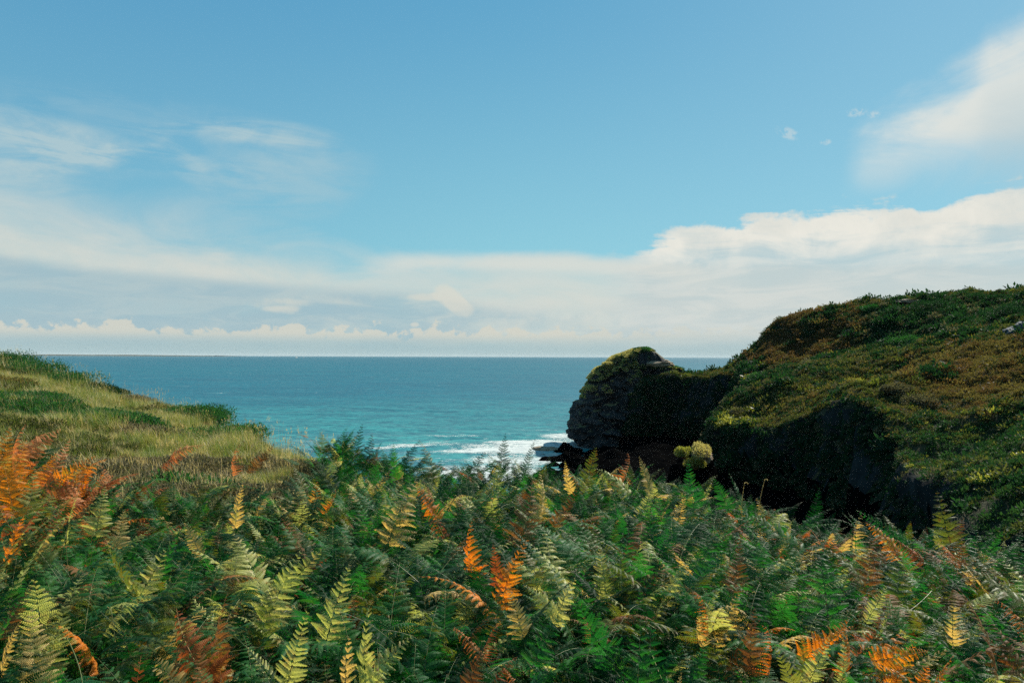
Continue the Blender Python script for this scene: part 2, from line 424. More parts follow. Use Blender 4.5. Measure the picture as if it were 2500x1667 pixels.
def rock_mat(name, c1, c2, c3, sc=0.35, rough=0.75, lichen=0.0):
    m, nt, b = material(name); pos, nrm = geo_pos()
    mp = nt.nodes.new('ShaderNodeMapping'); mp.inputs['Rotation'].default_value = (0.5, 0.35, 0.2); mp.inputs['Scale'].default_value = (1, 1, 3.0)
    nt.links.new(pos, mp.inputs[0])
    f = noise(mp.outputs[0], sc, 8, 0.68, 0.5); g = noise(mp.outputs[0], sc*7, 8, 0.7, 0.3)
    c = mixc(sstep(f, 0.35, 0.62), c1, c2); c = mixc(sstep(g, 0.5, 0.7)*0.7, c, c3)
    if lichen:
        sn = nt.nodes.new('ShaderNodeSeparateXYZ'); nt.links.new(nrm, sn.inputs[0])
        up = sstep(X(sn.outputs[2])+(f-0.5)*0.5, 0.62, 0.85)
        c = mixc(up*lichen, c, mixc(sstep(g, 0.35, 0.65), (0.085, 0.085, 0.035), (0.16, 0.13, 0.07)))
    nt.links.new(c, b.inputs['Base Color']); b.inputs['Roughness'].default_value = rough
    bump(f*0.7+g*0.3, 1.0, 0.9, b); return m
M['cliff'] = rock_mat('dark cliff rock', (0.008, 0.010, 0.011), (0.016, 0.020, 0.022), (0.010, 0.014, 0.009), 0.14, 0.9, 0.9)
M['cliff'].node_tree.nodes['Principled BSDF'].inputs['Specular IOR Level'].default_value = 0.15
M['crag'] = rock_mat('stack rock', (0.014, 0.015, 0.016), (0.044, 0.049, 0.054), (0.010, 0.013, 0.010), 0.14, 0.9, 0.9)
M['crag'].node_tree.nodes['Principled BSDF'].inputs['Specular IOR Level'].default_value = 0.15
M['shore'] = rock_mat('wet shore rock with painted shade', (0.002, 0.002, 0.0025), (0.004, 0.004, 0.004), (0.006, 0.006, 0.005), 0.5, 0.9)  # blacker than wet rock: the cove's shade is put into the base colour
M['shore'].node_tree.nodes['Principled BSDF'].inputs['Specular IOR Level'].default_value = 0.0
M['rock_b'] = rock_mat('brown rock', (0.20, 0.145, 0.09), (0.34, 0.26, 0.17), (0.07, 0.05, 0.03), 0.8, 0.85)
M['rock_g'] = rock_mat('grey rock', (0.05, 0.065, 0.085), (0.10, 0.12, 0.15), (0.05, 0.06, 0.07), 0.9, 0.85)

# ------------------------------------------------------------------ terrain
# foreground slope: polygon of the plateau, its outer edge is where the ground drops to the cove
FORE = [(-80, -30), (-80, 66), (-40, 44), (-21.5, 30.5), (-15.5, 27), (-10.9, 24), (-8.0, 20.5), (-5.6, 17.4), (-4.0, 15.4), (-1.5, 14.2), (1.5, 13.6), (4.5, 12.0), (6.4, 9.6), (8.5, 7.0), (13, 3.5), (30, -2), (40, -30)]
def z_fore(x, y, plain=False):
    d_ = np.maximum(0, -x-2.2); rise = 0.10*d_+0.003*d_**2+0.24*smooth((-x-1.6)/3.0)
    z = -2.26-0.022*y-0.33*smooth((y-6)/7)-0.50*smooth((x-0.5)/6.5)*smooth((y-2)/4)+rise+0.028*np.minimum(0, -np.maximum(x, 0))*1.5
    z = z + 0.16*fbm(x/3.3, y/3.3, 0, 4, 3)+0.35*fbm(x/11, y/11, 5, 2, 9)*smooth((y-8)/10)
    z = z + 0.1*smooth((-x-4)/5)*smooth((9-y)/4)                  # bank under the rusty bracken
    s = sdist(x, y, FORE) + 0.7*fbm(x/2.4, y/2.4, 0, 3, 21)
    drop = np.where(s > 0, 1.35*s+0.10*s*s, 0)
    drop = np.where(s > 10, 23.5+1.1*(s-10), drop)
    return HC+z-drop

w = world
LAND = [(28, 20), (28.2, 34), (28.8, 39), (29.8, 45), (31.7, 52), (34.7, 61), (38.4, 70), (41.6, 83), (42.5, 92), (41.3, 100), (39.6, 107), (37.6, 113),
        (33.2, 119.5), (35.5, 125), (42, 134), (47.5, 150), (48.5, 163), (41, 173.5), (31, 176), (31, 187), (43, 187), (53, 181), (58, 190), (74, 214),
        (115, 235), (200, 235), (200, -30), (60, -30), (34, 6)]
RC = [tuple(w(*q)) for q in (
    (1660, 912, 176), (1790, 906, 166), (1815, 935, 135), (1750, 1030, 120), (1850, 1045, 113), (1920, 1005, 107), (2000, 972, 100), (2080, 958, 92), (2130, 1035, 84), (2220, 1120, 71),
    (2260, 1175, 62), (2350, 1250, 52), (2450, 1320, 44), (2560, 1380, 39),
    (1812, 888, 172), (1832, 868, 173), (1862, 826, 174), (1890, 788, 173), (1940, 762, 171), (2050, 745, 168), (2150, 735, 163), (2300, 722, 153), (2430, 713, 146), (2500, 710, 142), (2700, 712, 135),
    (1900, 900, 150), (2000, 880, 138), (2100, 850, 140), (2100, 920, 108), (2200, 900, 110), (2200, 820, 138), (2350, 800, 128), (2400, 870, 100), (2480, 820, 108),
    (2250, 990, 86), (2350, 980, 84), (2300, 1040, 76), (2400, 1020, 73), (2480, 970, 78), (2370, 1140, 60), (2450, 1200, 53), (2500, 1110, 58), (2600, 1000, 62), (2600, 1250, 45),
    (1900, 960, 122))] + [(60, 182, HC+1), (70, 192, HC+4), (90, 205, HC+4), (120, 215, HC+3), (160, 160, HC+14), (190, 220, HC+3), (140, 100, HC+12), (180, 60, HC+14), (90, 40, HC+4), (80, 5, HC+3), (45, 10, HC-8), (150, 0, HC+9)]
tps = TPS(RC, 0.6)
def z_right(x, y):
    z = tps(x, y)-0.75*smooth((y-120)/25)*smooth((x-58)/8)
    z = z + 1.2*fbm(x/15, y/15, 0, 3, 31)+1.5*fbm(x/6.0, y/6.0, 0, 3, 37)+0.5*np.abs(fbm(x/2.2, y/2.2, 0, 2, 39))
    # hollows and folds
    for (px, py, Y, r, dep) in ((2160, 855, 118, 7, 2.4), (2060, 945, 105, 5, 2.0), (2235, 800, 135, 7, 2.0), (2440, 1010, 68, 6, 2.2), (2150, 870, 112, 5, 1.5)):
        c = w(px, py, Y); z = z-dep*np.exp(-(((x-c.x)/r)**2+((y-c.y)/(r*0.8))**2))
    s = sdist(x, y, LAND)+1.8*fbm(x/9, y/9, 0, 4, 41)+0.5*fbm(x/2.2, y/2.2, 0, 2, 43)
    dr = np.where(s > 0, 3.2*s, 0.0)
    dr = dr + np.where(s > 7.0, -0.8*(s-7.0), 0)
    z = z-dr
    z = np.where(s > 9, -3.0, z)
    # cove floor: shingle and boulders rising to the right, cove shade painted into their black
    shore = np.interp(y, [0, 60, 100, 125, 150, 172, 190, 260], [-2, -1, 2, 4.5, 8.5, 15, 40, 60])
    fl = -1.0+np.clip((x-shore)*0.16, -6, 3.0)+2.6*np.abs(fbm(x/7, y/4.5, 0, 3, 51))+0.5*fbm(x/1.6, y/1.6, 0, 3, 53)
    return np.maximum(z, np.where(s > 0, fl, -50))

def grid(name, x0, x1, y0, y1, step, fn, mat, cull=None, lateral=0.0):
    xs = np.arange(x0, x1+1e-6, step); ys = np.arange(y0, y1+1e-6, step)
    Xg, Yg = np.meshgrid(xs, ys); Z = fn(Xg, Yg); nx, ny = len(xs), len(ys)
    i = (np.arange(ny-1)[:, None]*nx+np.arange(nx-1)[None]).ravel()
    Fq = np.stack([i, i+1, i+1+nx, i+nx], -1)
    keep = Z.ravel()[Fq].max(1) > -4.5
    Fq = Fq[keep]
    Xo, Yo = Xg.copy(), Yg.copy()
    if lateral:                                   # push steep faces about so that they are craggy
        gy, gx = np.gradient(Z, step); st = smooth((np.hypot(gx, gy)-1.0)/1.2)
        Xo += lateral*st*fbm(Xg/3, Yg/3, Z/2.2, 4, 61); Yo += lateral*st*fbm(Xg/3, Yg/3, Z/2.2, 4, 67)
        Xo += lateral*0.6*st*np.sign(fbm(Xg/6, Yg/6, Z/3.5, 2, 71))*0.5
        Xo += 0.4*st*cell(Xg/3.5, Yg/3.5, Z/3, 75); Yo += 0.4*st*cell(Xg/3.5, Yg/3.5, Z/3, 79)
    used = np.unique(Fq); mp = np.full(nx*ny, -1); mp[used] = np.arange(len(used))
    V = np.stack([Xo.ravel(), Yo.ravel(), Z.ravel()], -1)[used]
    me = mesh_np(name, V, mp[Fq], mat, True); return me

gm = grid('ground', -60, 30, -20, 60, 0.3, z_fore, M['soil'])
tag(obj('ground', gm), kind='structure')
hm = grid('hill', -4, 200, 0, 240, 0.7, z_right, M['turf'], lateral=1.4)
hm.materials.append(M['cliff'])
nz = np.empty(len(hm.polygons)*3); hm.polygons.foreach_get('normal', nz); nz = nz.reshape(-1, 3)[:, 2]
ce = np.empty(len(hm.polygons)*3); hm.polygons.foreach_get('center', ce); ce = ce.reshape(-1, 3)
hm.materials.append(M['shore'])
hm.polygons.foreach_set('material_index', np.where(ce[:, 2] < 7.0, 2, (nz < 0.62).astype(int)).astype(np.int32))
tag(obj('hill', hm), kind='structure')

# the rock stack at the end of the headland
def build_stack():
    NT, NH = 220, 110
    th = np.linspace(0, 2*np.pi, NT, endpoint=False)
    hs = np.linspace(-3.0, 19.5, 84)
    # left profile (x of the silhouette at each height) from the photograph, at Y = 182
    prof = [(1065+80, 1398), (1100, 1400), (1085, 1412), (1075, 1408), (1066, 1396), (1052, 1394), (1040, 1392), (1030, 1400), (1010, 1404), (985, 1410), (962, 1428), (948, 1430), (936, 1438), (922, 1440), (908, 1444), (890, 1470)]
    pz = np.array([w(1250, q[0], 182).z for q in prof]); pxx = np.array([w(q[1], 870, 182).x for q in prof])
    o = np.argsort(pz); pz, pxx = pz[o], pxx[o]
    V = []
    for z in hs:
        xl = np.interp(z, pz, pxx)
        xr = 44.0; cx = (xl+xr)/2; rx = (xr-xl)/2
        ry = 9.2-0.16*(z-0)                     # leans in as it rises
        cyy = 185.5
        n = 3.4
        c, s = np.cos(th), np.sin(th)
        k = (np.abs(c)**n+np.abs(s)**n)**(-1/n)
        x = cx+rx*k*c; y = cyy+ry*k*s
        amp = 1.0
        d = 1.8*fbm(x/7, y/7, z/5, 4, 81)+1.3*cell(x/3.6+z/9, y/3.6, z/3.0+x/9, 85)+0.75*cell(x/1.6, y/1.6, z/1.3+x/5, 95)+0.3*cell(x/.8, y/.8, z/.7, 97)
        d = d*np.where(c < -0.75, 0.62, 1.0)+0.5*cell(x/2.5, y/2.5, z/1.1, 99)*(c < -0.5)
        strat = 0.28*vnoise(z*1.3+x*0.25, 0.3, 0.1, 5)
        V.append(np.stack([x+d*k*c*0.6+strat*c, y+d*k*s, np.full_like(x, z)+0.5*fbm(x/4, y/4, z/3, 3, 88)], -1))
    top = V[-1]; cen = np.array([w(1560, 870, 184).x-0.6, 184.0])
    # ridge of the vegetated cap as seen from the cove: skyline heights by x
    sky = [(1440, 925), (1450, 908), (1478, 880), (1500, 868), (1530, 858), (1548, 851), (1570, 848), (1592, 852), (1605, 862), (1625, 878), (1645, 895), (1665, 910), (1700, 915), (1760, 915)]
    sx = np.array([w(q[0], 870, 184).x for q in sky]); sz = np.array([w(1250, q[1], 184).z for q in sky])
    for t in np.linspace(0, 1, 34)[1:]:
        xy = top[:, :2]*(1-t)+cen*t
        h = np.interp(xy[:, 0], sx, sz)
        # falls away to front and back of the ridge line
        off = np.abs(xy[:, 1]-185.0); z = h-0.030*off**2*smooth(off/3)
        z = z*smooth(t*3.2)+top[:, 2]*(1-smooth(t*3.2)); z = np.maximum(z, top[:, 2]-1.0)
        z = np.minimum(z, h+0.25)
        z = z+0.35*fbm(xy[:, 0]/2.4, xy[:, 1]/2.4, 0, 3, 91)*smooth(t*3)
        V.append(np.c_[xy, z])
    V = np.array(V); n = len(V)
    V[:, :, 2] = np.minimum(V[:, :, 2], np.interp(V[:, :, 0], sx, sz)+0.2)
    i = np.arange(n-1)[:, None]*NT; j = np.arange(NT)[None]; j2 = (j+1) % NT
    Fq = np.stack([i+j, i+j2, i+NT+j2, i+NT+j], -1).reshape(-1, 4)
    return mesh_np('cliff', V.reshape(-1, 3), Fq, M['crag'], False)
stack = tag(obj('cliff', build_stack()), kind='structure')

# sea: fine sheet near the shore, stepping out to the horizon
def sea_mat():
    m, nt, b = material('sea water'); pos, _ = geo_pos()
    sp = nt.nodes.new('ShaderNodeSeparateXYZ'); nt.links.new(pos, sp.inputs[0]); x, y = X(sp.outputs[0]), X(sp.outputs[1])
    f = noise(comb(x*0.5, y, 0.0), 0.012, 5, 0.6, 0.5)
    dist = X.m('SQRT', x*x+y*y)
    deep = mixc(sstep(dist, 150, 480), (0.030, 0.240, 0.235), (0.001, 0.120, 0.165))
    deep = mixc(sstep(dist, 500, 5000), deep, (0.002, 0.100, 0.145))
    deep = mixc(sstep(f, 0.40, 0.70)*0.45, deep, (0.003, 0.080, 0.125))
    wp = noise(comb(x*0.35, y, 12.0), 0.0045, 4, 0.6, 0.8)
    deep = mixc(sstep(wp, 0.45, 0.62)*sstep(dist, 300, 900)*0.30, deep, (0.004, 0.15, 0.18))
    ra = noise(comb(x*0.45, y, 5.0), 0.60, 5, 0.7, 0.6); rb = noise(comb(x*0.5, y*1.0, 6.0), 0.09, 5, 0.72, 0.6)
    deep = mixc(sstep(ra*0.65+rb*0.35, 0.42, 0.58)*0.75, deep, (0.002, 0.045, 0.080))
    deep = mixc(sstep(rb, 0.56, 0.70)*0.45, deep, (0.070, 0.270, 0.290))
    # surf, streaks of foam drifting off the rocks
    q = noise(comb(x, y*1.6, 0.0), 0.055, 7, 0.65, 1.6)
    q2 = noise(comb(x, y*1.2, 3.0), 0.45, 6, 0.7, 1.0)
    def near(cx, cyy, rx, ry, rot=0.0):
        c, s = math.cos(rot), math.sin(rot); u = x-cx; v = y-cyy
        uu = (u*c+v*s)/rx; vv = (v*c-u*s)/ry
        return sstep(uu*uu+vv*vv, 1.0, 0.0)
    def at(px, py): Y = HC*F/(py-HY); return (px-CX)/F*Y, Y
    def patch(px, py, rx, ry, rot, k): c = at(px, py); return near(c[0], c[1], rx, ry, rot)*k
    surf = patch(1310, 1085, 30, 17, 0.5, 1.5) + patch(1270, 1120, 16, 14, 0.1, 1.4) + patch(1390, 1060, 14, 9, 0.7, 1.1) + patch(1180, 1150, 24, 11, 0.0, 0.85) + patch(1240, 1160, 14, 12, 0, 1.3) \
        + patch(1030, 1085, 16, 8, 0.7, 0.95) + patch(1110, 1064, 13, 4, 0.0, 0.8) + patch(960, 1092, 10, 4, 0.4, 0.5) + patch(1180, 1100, 22, 6, 0.2, 0.55) + patch(1310, 1048, 14, 3, 0.3, 0.5)
    q3 = noise(comb(x*0.8, y*1.1, 8.0), 0.9, 6, 0.75, 1.2)
    foam = sstep(surf*0.50+(q-0.5)*1.6+(q2-0.5)*1.5+(q3-0.5)*1.4, 0.27, 0.74)*surf.mn(0.90)
    foam = foam.clamp()
    broad = near(-5, 165, 75, 60)*0.5
    foam = foam.mx(sstep(q+(q2-0.5)*0.6, 0.56, 0.70)*broad)
    wc = noise(comb(x*0.55, y*1.0, 9.0), 0.10, 5, 0.62, 0.6)
    caps = sstep(wc, 0.70, 0.725)*sstep(dist, 150, 300)*sstep(dist, 9000, 2500)
    foam = foam.mx(caps*0.8)
    foam = foam.clamp()
    col = mixc(foam, deep, (0.50, 0.53, 0.52))
    nt.links.new(col, b.inputs['Base Color'])
    b.inputs['Specular IOR Level'].default_value = 0.09
    r = (foam*0.5+0.22).clamp(); nt.links.new(r.s, b.inputs['Roughness'])
    b.inputs['IOR'].default_value = 1.33
    w1 = noise(comb(x*0.5, y, 0.0), 0.10, 4, 0.6, 0.5); w2 = noise(comb(x*0.55, y, 2.0), 0.55, 5, 0.65, 0.4); w3 = noise(comb(x*0.6, y, 2.0), 0.022, 3, 0.55, 0.3)
    h = w1*1.3+w2*0.50+w3*4.0+foam*0.15
    bump(h, 0.9, 1.0, b)
    bn = b.inputs['Normal'].links[0].from_socket
    df = nt.nodes.new('ShaderNodeBsdfDiffuse'); gl = nt.nodes.new('ShaderNodeBsdfGlossy'); fr = nt.nodes.new('ShaderNodeFresnel'); fr.inputs['IOR'].default_value = 1.33
    nt.links.new(col, df.inputs['Color']); gl.inputs['Roughness'].default_value = 0.28
    for q_ in (df, gl, fr): nt.links.new(bn, q_.inputs['Normal'])
    fac = (X(fr.outputs[0])*0.20*(1.0-foam)).clamp(); mx = nt.nodes.new('ShaderNodeMixShader'); nt.links.new(fac.s, mx.inputs[0])
    nt.links.new(df.outputs[0], mx.inputs[1]); nt.links.new(gl.outputs[0], mx.inputs[2]); nt.links.new(mx.outputs[0], nt.nodes['Material Output'].inputs['Surface'])
    nt.nodes.remove(b); return m
M['sea'] = sea_mat()
def build_sea():
    # real swell in front of the cove, flat far out
    rr = np.concatenate([np.arange(40, 420, 1.0), np.geomspace(420, 60000, 150)])
    aa = np.radians(np.linspace(-62, 62, 560))
    R, A_ = np.meshgrid(rr, aa, indexing='ij'); x = R*np.sin(A_); y = R*np.cos(A_)
    amp = smooth((520-R)/300)
    z = amp*(0.28*fbm(x/13, y/7, 0, 3, 101)+0.30*np.abs(fbm(x/26, y/14, 2, 2, 103))-0.1)
    # a breaking wave rolling in beside the stack
    bx, by = x-9, y-182; u = bx*0.80+by*0.6; v = by*0.8-bx*0.6
    z = z+0.9*np.exp(-(v/2.2)**2)*np.exp(-(u/15)**2)*(0.8+0.5*fbm(x/3, y/3, 0, 3, 105))
    na = len(aa); i = (np.arange(len(rr)-1)[:, None]*na+np.arange(na-1)[None]).ravel()
    return mesh_np('sea', np.stack([x, y, z], -1).reshape(-1, 3), np.stack([i, i+na, i+na+1, i+1], -1), M['sea'], True)
tag(obj('sea', build_sea()), kind='structure')
# the rest of the sea all round, just below the front sheet
sb = MB(); R_ = 60000
sb.add([(-R_, -R_, -0.9), (R_, -R_, -0.9), (R_, R_, -0.9), (-R_, R_, -0.9)], [[0, 1, 2, 3]])
tag(obj('sea_bed_water', sb.mesh('sea_bed_water', M['sea'])), kind='structure')
# thin low land on the left horizon
hx = np.linspace(-14500, -8600, 60)
hz = 22+16*smooth((hx+14500)/900)*smooth((-8600-hx)/2600)+6*fbm(hx/700, 0*hx, 0, 4, 111)
hv = np.concatenate([np.c_[hx, 21000+0*hx, -3+0*hx], np.c_[hx, 21600+0*hx, np.maximum(hz, 2)], np.c_[hx, 24500+0*hx, -3+0*hx]])
i = np.arange(59); fq = np.concatenate([np.stack([i, i+1, i+61, i+60], -1), np.stack([i+60, i+61, i+121, i+120], -1)])
tag(obj('distant_hills', mesh_np('distant_hills', hv, fq, M['turf'], True)), kind='structure')
# ------------------------------------------------------------------ plants: shapes
def fern_mesh(seed, L=0.62, pet=1.0, W=0.20, npin=17, npn=19, arch=0.7, droop=0.25, pw=0.0068, curl=0.0, shape='tri', spread=1.0):
    """one bracken frond: stalk rising along +Z and arching over towards +Y; returns (stem, blade) mesh builders and blade centre"""
    g = np.random.default_rng(seed); st = MB(); bl = MB()
    n = 26
    s = np.linspace(0, 1, n); tot = pet+L
    ang = 0.10+arch*np.clip((s*tot-pet*0.75)/(tot-pet*0.75), 0, 1)**1.3+curl*np.clip((s*tot-pet-L*0.6)/(L*0.4), 0, 1)**2
    ds = tot/(n-1); side = 0.06*g.normal()
    dy, dz = np.sin(ang), np.cos(ang)
    pts = np.zeros((n, 3)); pts[1:, 1] = np.cumsum(dy[:-1])*ds; pts[1:, 2] = np.cumsum(dz[:-1])*ds
    pts[:, 0] = side*s**2*tot
    st.tube(pts, np.linspace(0.0034, 0.0007, n), 4)
    def P(t):
        q = (pet+t*L)/tot*(n-1); i = min(int(q), n-2); f = q-i
        p = pts[i]*(1-f)+pts[i+1]*f; T = pts[i+1]-pts[i]; T = T/np.linalg.norm(T); return p, T
    nv_all = []
    for k in range(npin):
        t = (k+0.15)/npin
        prof = ((1-t)**0.85*(0.55+0.45*min(1, (t+0.06)/0.16))) if shape == 'tri' else (math.sin(math.pi*min(1, 0.10+0.9*t)**0.75))**0.8*(1-t*0.25)
        for sd_ in (-1, 1):
            tt = min(0.995, t+g.uniform(-0.2, 0.2)/npin); p0, T = P(tt)
            pl = W*prof*g.uniform(0.85, 1.12)
            if pl < 0.008: continue
            Xs = np.array([1.0, 0, 0]); N = np.cross(Xs, T); N /= np.linalg.norm(N)
            up = math.radians(g.uniform(8, 26)+14*t)
            d = Xs*sd_*math.cos(up)+T*math.sin(up)
            m = 7; q = np.linspace(0, 1, m)
            dr = droop*g.uniform(0.6, 1.5)
            bow = g.uniform(-0.05, 0.14)
            pp = p0+d*pl*q[:, None]*(1-0.15*dr*q[:, None])-N*0.0+N*(0.10*q-dr*0.9*q**2)[:, None]*pl*(-1)*-1*(-1 if False else 1)
            pp = pp+T*(bow*q**2)[:, None]*pl
            # droop acts downwards
            pp[:, 2] -= dr*0.35*pl*q**2
            bl.tube(pp, np.linspace(0.0013, 0.0004, m), 3)
            np_ = max(4, int(npn*(0.35+0.65*pl/W)))
            u = (np.arange(np_)+0.5)/np_
            base = np.stack([np.interp(u, q, pp[:, c]) for c in range(3)], -1)
            dd = np.gradient(pp, axis=0); dl = np.stack([np.interp(u, q, dd[:, c]) for c in range(3)], -1); dl /= np.linalg.norm(dl, axis=1)[:, None]
            # plane of the pinna, twisted a little
            tw = g.uniform(-0.55, 0.55); Nn = N*math.cos(tw)+T*math.sin(tw)
            perp = np.cross(Nn, dl); perp /= np.linalg.norm(perp, axis=1)[:, None]
            nn = np.cross(dl, perp)
            ln = pl*0.20*(1-u)**0.7*spread+0.0045; wdt = np.minimum(pl/np_*0.37, 0.0060)
            for s2 in (-1, 1):
                jit = g.uniform(-0.35, 0.35, np_)[:, None]
                dv = perp*s2*0.93+dl*0.38+nn*(0.18*jit-0.12); dv /= np.linalg.norm(dv, axis=1)[:, None]
                l = (ln*g.uniform(0.8, 1.15, np_))[:, None]
                a = base-dl*wdt*0.9; b = base+dl*wdt*0.9
                c = base+dv*l*0.55+dl*wdt*1.0; e = base+dv*l*0.55-dl*wdt*0.9; tip = base+dv*l-nn*l*0.14*g.uniform(0, 2, np_)[:, None]
                V = np.stack([a, b, c, tip, e], 1).reshape(-1, 3); i0 = np.arange(np_)[:, None]*5
                bl.add(V, np.concatenate([i0+0, i0+1, i0+2, i0+4], 1), np.concatenate([i0+4, i0+2, i0+3], 1))
    c, T = P(0.45)
    return st, bl, c, pts[-1]

PROTO = []      # (stem mesh, blade mesh, centre)
specs = [dict(L=0.66, W=0.215, arch=0.45, npin=16), dict(L=0.72, W=0.24, arch=0.9, npin=17, droop=0.35), dict(L=0.56, W=0.16, arch=0.30, npin=15, droop=0.12),
         dict(L=0.60, W=0.19, arch=1.25, npin=15, droop=0.45), dict(L=0.50, W=0.11, arch=0.55, npin=17, npn=11, shape='lan'), dict(L=0.78, W=0.26, arch=0.7, npin=15, npn=17),
         dict(L=0.60, W=0.18, arch=0.9, npin=14, droop=0.95, curl=1.1, spread=0.75), dict(L=0.44, W=0.17, arch=0.6, npin=12), dict(L=0.70, W=0.17, arch=1.5, npin=17, droop=0.3),
         dict(L=0.52, W=0.13, arch=1.0, npin=14, npn=12, droop=1.2, curl=1.9, spread=0.6), dict(L=0.62, W=0.15, arch=0.2, npin=18, npn=13, droop=0.1, shape='lan'), dict(L=0.66, W=0.25, arch=1.05, npin=13, npn=18, droop=0.5)]
for i, sp_ in enumerate(specs):
    st, bl, c, tip = fern_mesh(100+i, **sp_)
    PROTO.append((st.mesh('stem'), bl.mesh('blade'), c, tip))
_var = {}
def fern_variant(i, mat):
    k = (i, mat)
    if k not in _var:
        s, b = PROTO[i][0].copy(), PROTO[i][1].copy()
        s.materials.append(M['stem_o' if mat in ('orange', 'rust', 'salmon', 'brown') else 'stem_g']); b.materials.append(M[mat]); _var[k] = (s, b)
    return _var[k]

FERNS = []
def rotm(az, lean, roll_):
    return Matrix.Rotation(az, 3, 'Z') @ Matrix.Rotation(-lean, 3, 'X') @ Matrix.Rotation(roll_, 3, 'Z')
def place_fern(loc, rot, sc, i, mat, label, group):
    e = bpy.data.objects.new('bracken_fern', None); COL.objects.link(e); e.empty_display_size = 0.1
    e.location = loc; e.rotation_euler = rot.to_euler(); e.scale = (sc,)*3
    tag(e, label, 'fern', group)
    s, b = fern_variant(i, mat)
    obj('stem', s, e); obj('blade', b, e)
    return e

def ground_z(x, y): return float(z_fore(np.array([float(x)]), np.array([float(y)]))[0])
def canopy_hit(px, py, up):
    """first distance at which the view through a pixel meets the surface UP metres above the slope"""
    Y = np.linspace(1.6, 40, 500); p = np.array([w(px, py, q) for q in Y])
    z = z_fore(p[:, 0], p[:, 1])+up
    k = np.nonzero(p[:, 2] < z)[0]
    if len(k): return Y[k[0]]
    ok = sdist(p[:, 0], p[:, 1], FORE) < -0.3; gap = np.where(ok, (p[:, 2]-z)/Y, 9); return Y[int(np.argmin(gap))]

